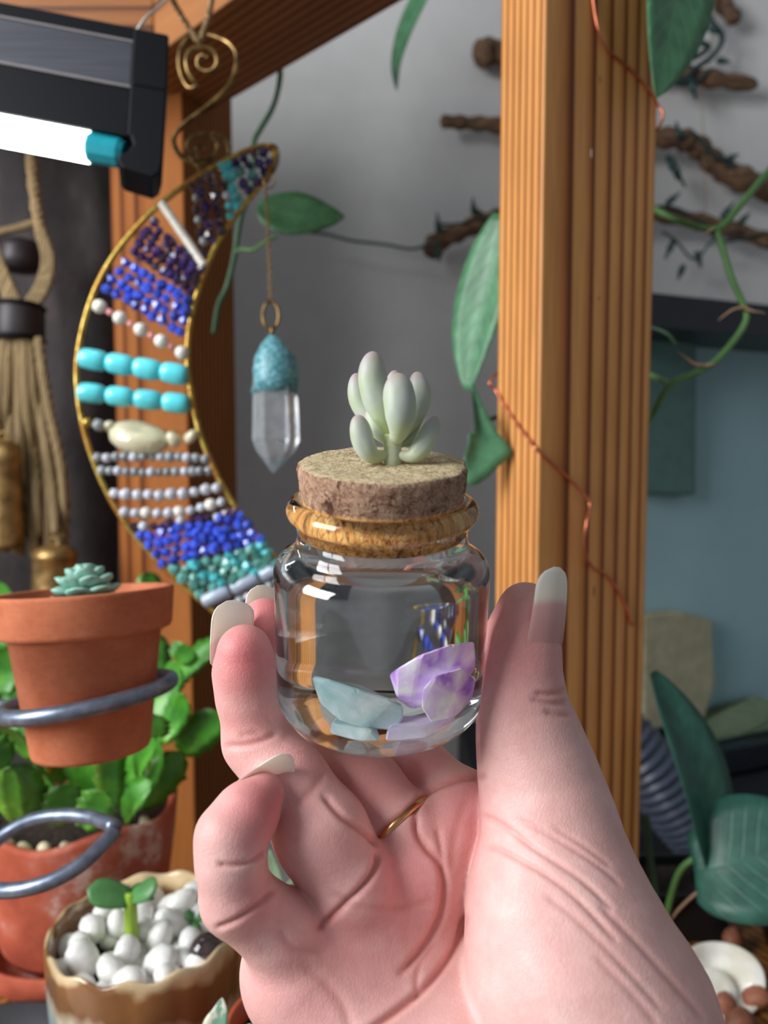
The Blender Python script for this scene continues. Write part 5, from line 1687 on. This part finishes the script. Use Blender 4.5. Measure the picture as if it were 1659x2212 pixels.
# skin creases: shallow grooves pressed into the facing surface
CREASES = [  # (points px, depth mm, half width px, depth range)
    ([(474, 1868), (500, 1870), (540, 1862), (578, 1838)], 0.75, 5, (.150, .175)),
    ([(470, 2004), (510, 1988), (560, 1952), (592, 1922)], 0.8, 5.5, (.150, .178)),
    ([(488, 1612), (530, 1610), (570, 1598), (596, 1584)], 0.5, 7, (.165, .19)),
    ([(520, 1590), (560, 1584)], 0.25, 6, (.165, .19)),
    ([(640, 1735), (680, 1700), (700, 1665)], 0.35, 9, (.165, .19)),
    ([(690, 2004), (740, 1958), (790, 1908), (814, 1868), (816, 1842)], 1.2, 7, (.160, .19)),
    ([(700, 1720), (740, 1765), (790, 1800), (815, 1825)], 0.9, 7, (.160, .188)),
    ([(806, 1812), (850, 1778), (893, 1742)], 0.8, 8, (.170, .20)),
    ([(890, 1748), (930, 1706), (990, 1682), (1042, 1678)], 1.1, 7, (.170, .21)),
    ([(898, 1752), (902, 1800), (922, 1832), (948, 1862), (960, 1905), (956, 1960), (938, 2010), (905, 2060), (868, 2100)], 1.1, 8, (.15, .20)),
    ([(945, 1790), (952, 1830), (960, 1880)], 0.5, 7, (.15, .20)),
    ([(1004, 1985), (988, 2035), (955, 2090), (900, 2150), (820, 2212), (780, 2240)], 1.2, 8, (.15, .21)),
    ([(1010, 1720), (985, 1800), (975, 1880)], 0.3, 10, (.15, .21)),
    ([(900, 2150), (905, 2090), (940, 2040)], 0.4, 7, (.15, .20)),
    ([(720, 1930), (780, 1960), (850, 1962), (930, 1950)], 0.35, 9, (.15, .20)),
    ([(660, 2090), (700, 2120), (740, 2170), (760, 2230)], 0.3, 12, (.14, .19)),
    ([(600, 2010), (640, 2050), (700, 2060)], 0.35, 9, (.14, .19)),
    ([(1222, 1492), (1190, 1500), (1158, 1498)], 0.6, 6, (.15, .20)),
    ([(1226, 1516), (1195, 1520), (1150, 1512)], 0.5, 6, (.15, .20)),
    ([(1232, 1545), (1205, 1545), (1180, 1538)], 0.4, 6, (.15, .20)),
    ([(1040, 1760), (1075, 1776), (1110, 1800), (1150, 1830), (1200, 1862), (1262, 1905), (1320, 1960)], 0.55, 6, (.13, .20)),
    ([(1046, 1828), (1085, 1838), (1130, 1862), (1180, 1890), (1250, 1945), (1330, 2030)], 0.5, 6, (.13, .20)),
    ([(1120, 1770), (1180, 1800), (1240, 1835), (1300, 1875), (1340, 1910)], 0.35, 5.5, (.13, .20)),
    ([(1200, 1790), (1260, 1826), (1320, 1872)], 0.3, 5.5, (.13, .20)),
    ([(1180, 1935), (1250, 1990), (1340, 2080), (1430, 2180)], 0.3, 7, (.13, .20)),
    ([(1300, 1960), (1370, 2030), (1450, 2120), (1520, 2200)], 0.35, 7, (.13, .20)),
    ([(1290, 2070), (1360, 2140), (1420, 2212)], 0.25, 8, (.13, .20)),
]
proj = np.stack([829.5 + F * hv[:, 0] / hv[:, 2], 1106 - F * hv[:, 1] / hv[:, 2]], 1)
view = hv / np.linalg.norm(hv, axis=1)[:, None]
facing = np.clip(-(hn * view).sum(1) * 2.5, 0, 1)
crease_mask = np.zeros(len(hv))
disp = np.zeros(len(hv))
for pts_, dep, wid, (z0, z1) in CREASES:
    pl = np.array(smooth_path(pts_, 4))
    bb0, bb1 = pl.min(0) - wid * 4, pl.max(0) + wid * 4
    sel = np.where((proj[:, 0] > bb0[0]) & (proj[:, 0] < bb1[0]) & (proj[:, 1] > bb0[1]) & (proj[:, 1] < bb1[1]) & (hv[:, 2] > z0) & (hv[:, 2] < z1) & (facing > 0))[0]
    if not len(sel): continue
    q = proj[sel]
    best = np.full(len(sel), 1e9); bt = np.zeros(len(sel))
    for i in range(len(pl) - 1):
        a, b = pl[i], pl[i + 1]
        ba = b - a
        t_ = np.clip(((q - a) @ ba) / (ba @ ba + 1e-9), 0, 1)
        d_ = np.linalg.norm(q - a - t_[:, None] * ba, axis=1)
        m_ = d_ < best
        best = np.where(m_, d_, best); bt = np.where(m_, (i + t_) / (len(pl) - 1), bt)
    fade = np.clip(np.minimum(bt, 1 - bt) * 9 + 0.45, 0, 1)
    g = np.exp(-(best / wid) ** 2) * fade * facing[sel]
    sw = np.exp(-((best - wid * 2.4) / (wid * 1.5)) ** 2) * fade * facing[sel]
    disp[sel] += -dep * .001 * g + dep * .00008 * sw
    crease_mask[sel] = np.maximum(crease_mask[sel], g * min(1, dep))
hv2 = hv + hn * disp[:, None]

# pinker zones that skin really has: finger pads, finger bases, heel of the palm
def zone(x, y, d, s):
    r2 = ((hv - Q3(x, y, d)) ** 2).sum(1)
    return np.exp(-r2 / (s * .001) ** 2)
pink = np.zeros(len(hv))
for (x, y, d, s, a) in ((530, 1420, .178, 11, 1.0), (580, 1330, .196, 10, 1.0), (580, 1740, .164, 10, 1.0), (1110, 1400, .180, 12, 1.0), (1090, 1340, .18, 8, .7), (870, 1900, .175, 13, .75), (760, 2010, .170, 13, .5), (1000, 1770, .186, 12, .7),
                       (700, 1840, .172, 12, .35), (560, 1950, .157, 8, .5), (640, 1660, .178, 9, .45), (900, 1660, .2, 14, .5), (780, 1690, .186, 12, .5), (650, 2150, .16, 14, .35), (520, 1560, .178, 9, .35)):
    pink = np.maximum(pink, a * zone(x, y, d, s))
W = np.array([tuple(RIGHT), tuple(UP), tuple(FWD)])
hw = hv2 @ W + np.array(tuple(CAM))
# skin pressed against the glass flattens on it instead of passing through
_ax, _jb = np.array(tuple(J_AX)), np.array(tuple(JB))
_q = hw - _jb
_z = _q @ _ax
_rv = _q - _z[:, None] * _ax
_r = np.linalg.norm(_rv, axis=1)
_lim = np.interp(_z, [-.0003, .0005, .003, .0062, .0365, .0415, .0432, .047, .05, .0545], [.018, .0203, .0238, .0254, .0254, .0222, .0205, .0199, .0222, .0222]) + 0.00012
_hit = (_z > -.0003) & (_z < .0545) & (_r < _lim)
hw[_hit] += _rv[_hit] / _r[_hit][:, None] * (_lim - _r)[_hit][:, None]

t = NT('skin')
pk = t.n('ShaderNodeAttribute', attribute_name='pink')
cr_ = t.n('ShaderNodeAttribute', attribute_name='crease')
f1 = t.noise(t.coords(), 85, 4, 0.6)
f2 = t.noise(t.coords(), 420, 4, 0.65)
base = t.ramp(f1, [(0.3, C(220, 170, 163)), (0.55, C(228, 182, 175)), (0.75, C(234, 196, 189))])
c2 = t.mix(pk.outputs['Fac'], base, C(216, 126, 126))
c3 = t.mix(0.35, c2, t.ramp(f2, [(0.3, (0.84, 0.78, 0.77, 1)), (0.7, (1.04, 1.03, 1.03, 1))]), 'MULTIPLY')
fm = t.n('ShaderNodeMath', operation='MULTIPLY'); t.l(cr_.outputs['Fac'], fm.inputs[0]); fm.inputs[1].default_value = 0.55
t.color(t.mix(fm.outputs[0], c3, C(196, 108, 96)))
t.set(Roughness=0.48, Specular_IOR_Level=0.4, Subsurface_Weight=0.35, Subsurface_Radius=(1.0, 0.35, 0.2), Subsurface_Scale=0.0022)
# fine skin lines: voronoi cells plus stretched noise
vo = t.n('ShaderNodeTexVoronoi', feature='DISTANCE_TO_EDGE'); vo.inputs['Scale'].default_value = 1100
t.l(t.coords(scale=(1, 1, 0.6), rot=(0.3, 0.2, 0.5)), vo.inputs['Vector'])
vr = t.ramp(vo.outputs['Distance'], [(0.0, (0, 0, 0, 1)), (0.12, (1, 1, 1, 1))])
f3 = t.noise(t.coords(scale=(1, 1, 0.25), rot=(0.2, 0.6, 0.1)), 700, 3)
hgt = t.mix(0.5, vr, f3)
t.bump(hgt, 0.26, 0.0003)
M_skin = t.m
hand = empty('hand', P(1100, 2212, .175))
tag(hand, 'bare right hand with long pale nails pinching the glass jar', 'hand')
mesh('skin', hw, hf, M_skin, hand, attr={'pink': pink, 'crease': crease_mask})

# ------------------------------------------------------------------ nails
t = NT('fingernail')
at = t.n('ShaderNodeAttribute', attribute_name='free')
f = t.noise(t.coords(), 200, 2)
c1 = t.ramp(at.outputs['Fac'], [(0.0, C(226, 170, 168)), (0.42, C(228, 178, 178)), (0.56, C(246, 240, 226)), (1.0, C(250, 249, 240))])
t.color(t.mix(0.15, c1, t.ramp(f, [(0.3, (0.9, 0.88, 0.88, 1)), (0.7, (1, 1, 1, 1))]), 'MULTIPLY'))
t.set(Roughness=0.32, Coat_Weight=0.15)
tl = t.n('ShaderNodeBsdfTranslucent'); tl.inputs['Color'].default_value = C(255, 250, 240)
mx = t.n('ShaderNodeMixShader'); mx.inputs[0].default_value = 0.40
t.l(t.b.outputs[0], mx.inputs[1]); t.l(tl.outputs[0], mx.inputs[2]); t.l(mx.outputs[0], t.out.inputs['Surface'])
M_nail = t.m
def vdir(x, y, z):
    """direction from view axes: right, up, away"""
    return RIGHT * x + UP * y + FWD * z
def nail(base, length_dir, nrm, ln, w, free0, label, curve=0.55, longc=0.12, taper=0.8):
    """curved nail plate from cuticle to free edge; free0 = share of length on the finger"""
    L = np.array(tuple(Vector(length_dir).normalized())); n = np.array(tuple(nrm)); n = n - L * n.dot(L); n /= np.linalg.norm(n)
    s = np.cross(L, n)
    b = np.array(tuple(base))
    nu, nv = 18, 15
    top, bot, fr_ = [], [], []
    for i in range(nu):
        u = i / (nu - 1)
        wid = w * (1 - (1 - taper) * u)
        if u < 0.15: wid *= math.sqrt(max(0.12, 1 - ((0.15 - u) / 0.15) ** 2))
        if u > 0.72: wid *= math.sqrt(max(0.03, 1 - ((u - 0.72) / 0.28) ** 2.4))
        for j in range(nv):
            a = (j / (nv - 1) * 2 - 1)
            h = -curve * w * (a * wid / w) ** 2 - longc * ln * (u - 0.35) ** 2
            p = b + L * (ln * u) + s * (a * wid) + n * h
            top.append(p + n * .0002); bot.append(p - n * .00025)
            fr_.append(min(1.0, max(0.0, 0.47 + (u - free0 + 0.05 * a * a) * 1.6)))
    V = top + bot; k_ = nu * nv; Fc = []
    for i in range(nu - 1):
        for j in range(nv - 1):
            a = i * nv + j
            Fc.append((a, a + nv, a + nv + 1, a + 1)); Fc.append((k_ + a, k_ + a + 1, k_ + a + nv + 1, k_ + a + nv))
    ring = [j for j in range(nv)] + [i * nv + nv - 1 for i in range(1, nu)] + [(nu - 1) * nv + j for j in range(nv - 2, -1, -1)] + [i * nv for i in range(nu - 2, 0, -1)]
    for q in range(len(ring)):
        a, b_ = ring[q], ring[(q + 1) % len(ring)]
        Fc.append((a, b_, k_ + b_, k_ + a))
    o = mesh('fingernail', np.array(V), Fc, M_nail, hand, attr={'free': fr_ + fr_})
    o['label'] = label
    return o
def nail_at(axis_pt, n, off, L, ln, w, free0, label, curve, **kw):
    n = Vector(n).normalized()
    nw = vdir(*n)
    nail(P(*axis_pt) + nw * (off * .001), vdir(*L), nw, ln, w, free0, label, curve=curve, **kw)
nail_at((1127, 1404, .1805), (0.60, 0.05, -0.80), 8.9, (0.12, 1, 0.02), 0.0198, 0.0062, 0.60, 'long thumbnail with a pale free edge', 0.34)
nail_at((529, 1452, .184), (-0.74, 0.08, 0.66), 6.9, (0.02, 1, -0.03), 0.0165, 0.0066, 0.45, 'pale nail of the ring finger seen from below', 0.28, taper=.95)
nail_at((588, 1395, .201), (-0.70, 0.1, 0.70), 6.3, (0.02, 1, -0.04), 0.0152, 0.0056, 0.45, 'pale nail of the finger behind', 0.28, taper=.95)
nail_at((534, 1756, .1665), (-0.44, 0.42, 0.78), 6.4, (0.78, 0.54, 0.10), 0.0142, 0.0046, 0.55, 'long pale nail of the little finger', 0.3, taper=.95)

# ------------------------------------------------------------------ thin gold ring on the finger under the jar
M_rose = plain('hammered_gold', C(214, 160, 110), 0.25, 1.0, var=0.2, vscale=400)
ra = Vector(tuple(Q3(870, 1798, .188))); 
def vw(q): return CAM + RIGHT * float(q[0]) + UP * float(q[1]) + FWD * float(q[2])
p0, p1 = vw(Q3(*MIDF[1][:3])), vw(Q3(*MIDF[2][:3]))
fdir = (p1 - p0).normalized()
cen = p0 + (p1 - p0) * 0.12
uu = fdir.cross(FWD).normalized(); ww_ = fdir.cross(uu).normalized()
rr_ = 0.0100
rb_ = []
for a in np.linspace(0, 2 * math.pi, 60, endpoint=False):
    rb_.append(cen + uu * (rr_ * math.cos(a)) + ww_ * (rr_ * math.sin(a)))
V, Fc = [], []
for i, c in enumerate(rb_):
    rd = (c - cen).normalized()
    for (a, b) in ((-1, 0), (-.8, .4), (.8, .4), (1, 0), (.8, -.4), (-.8, -.4)):
        V.append(c + fdir * (a * .0008) + rd * (b * .0009))
n = len(rb_)
for i in range(n):
    j = (i + 1) % n
    for k_ in range(6):
        Fc.append((i * 6 + k_, i * 6 + (k_ + 1) % 6, j * 6 + (k_ + 1) % 6, j * 6 + k_))
o = mesh('finger_ring', V, Fc, M_rose)
tag(o, 'thin gold ring band on the finger below the jar', 'ring')
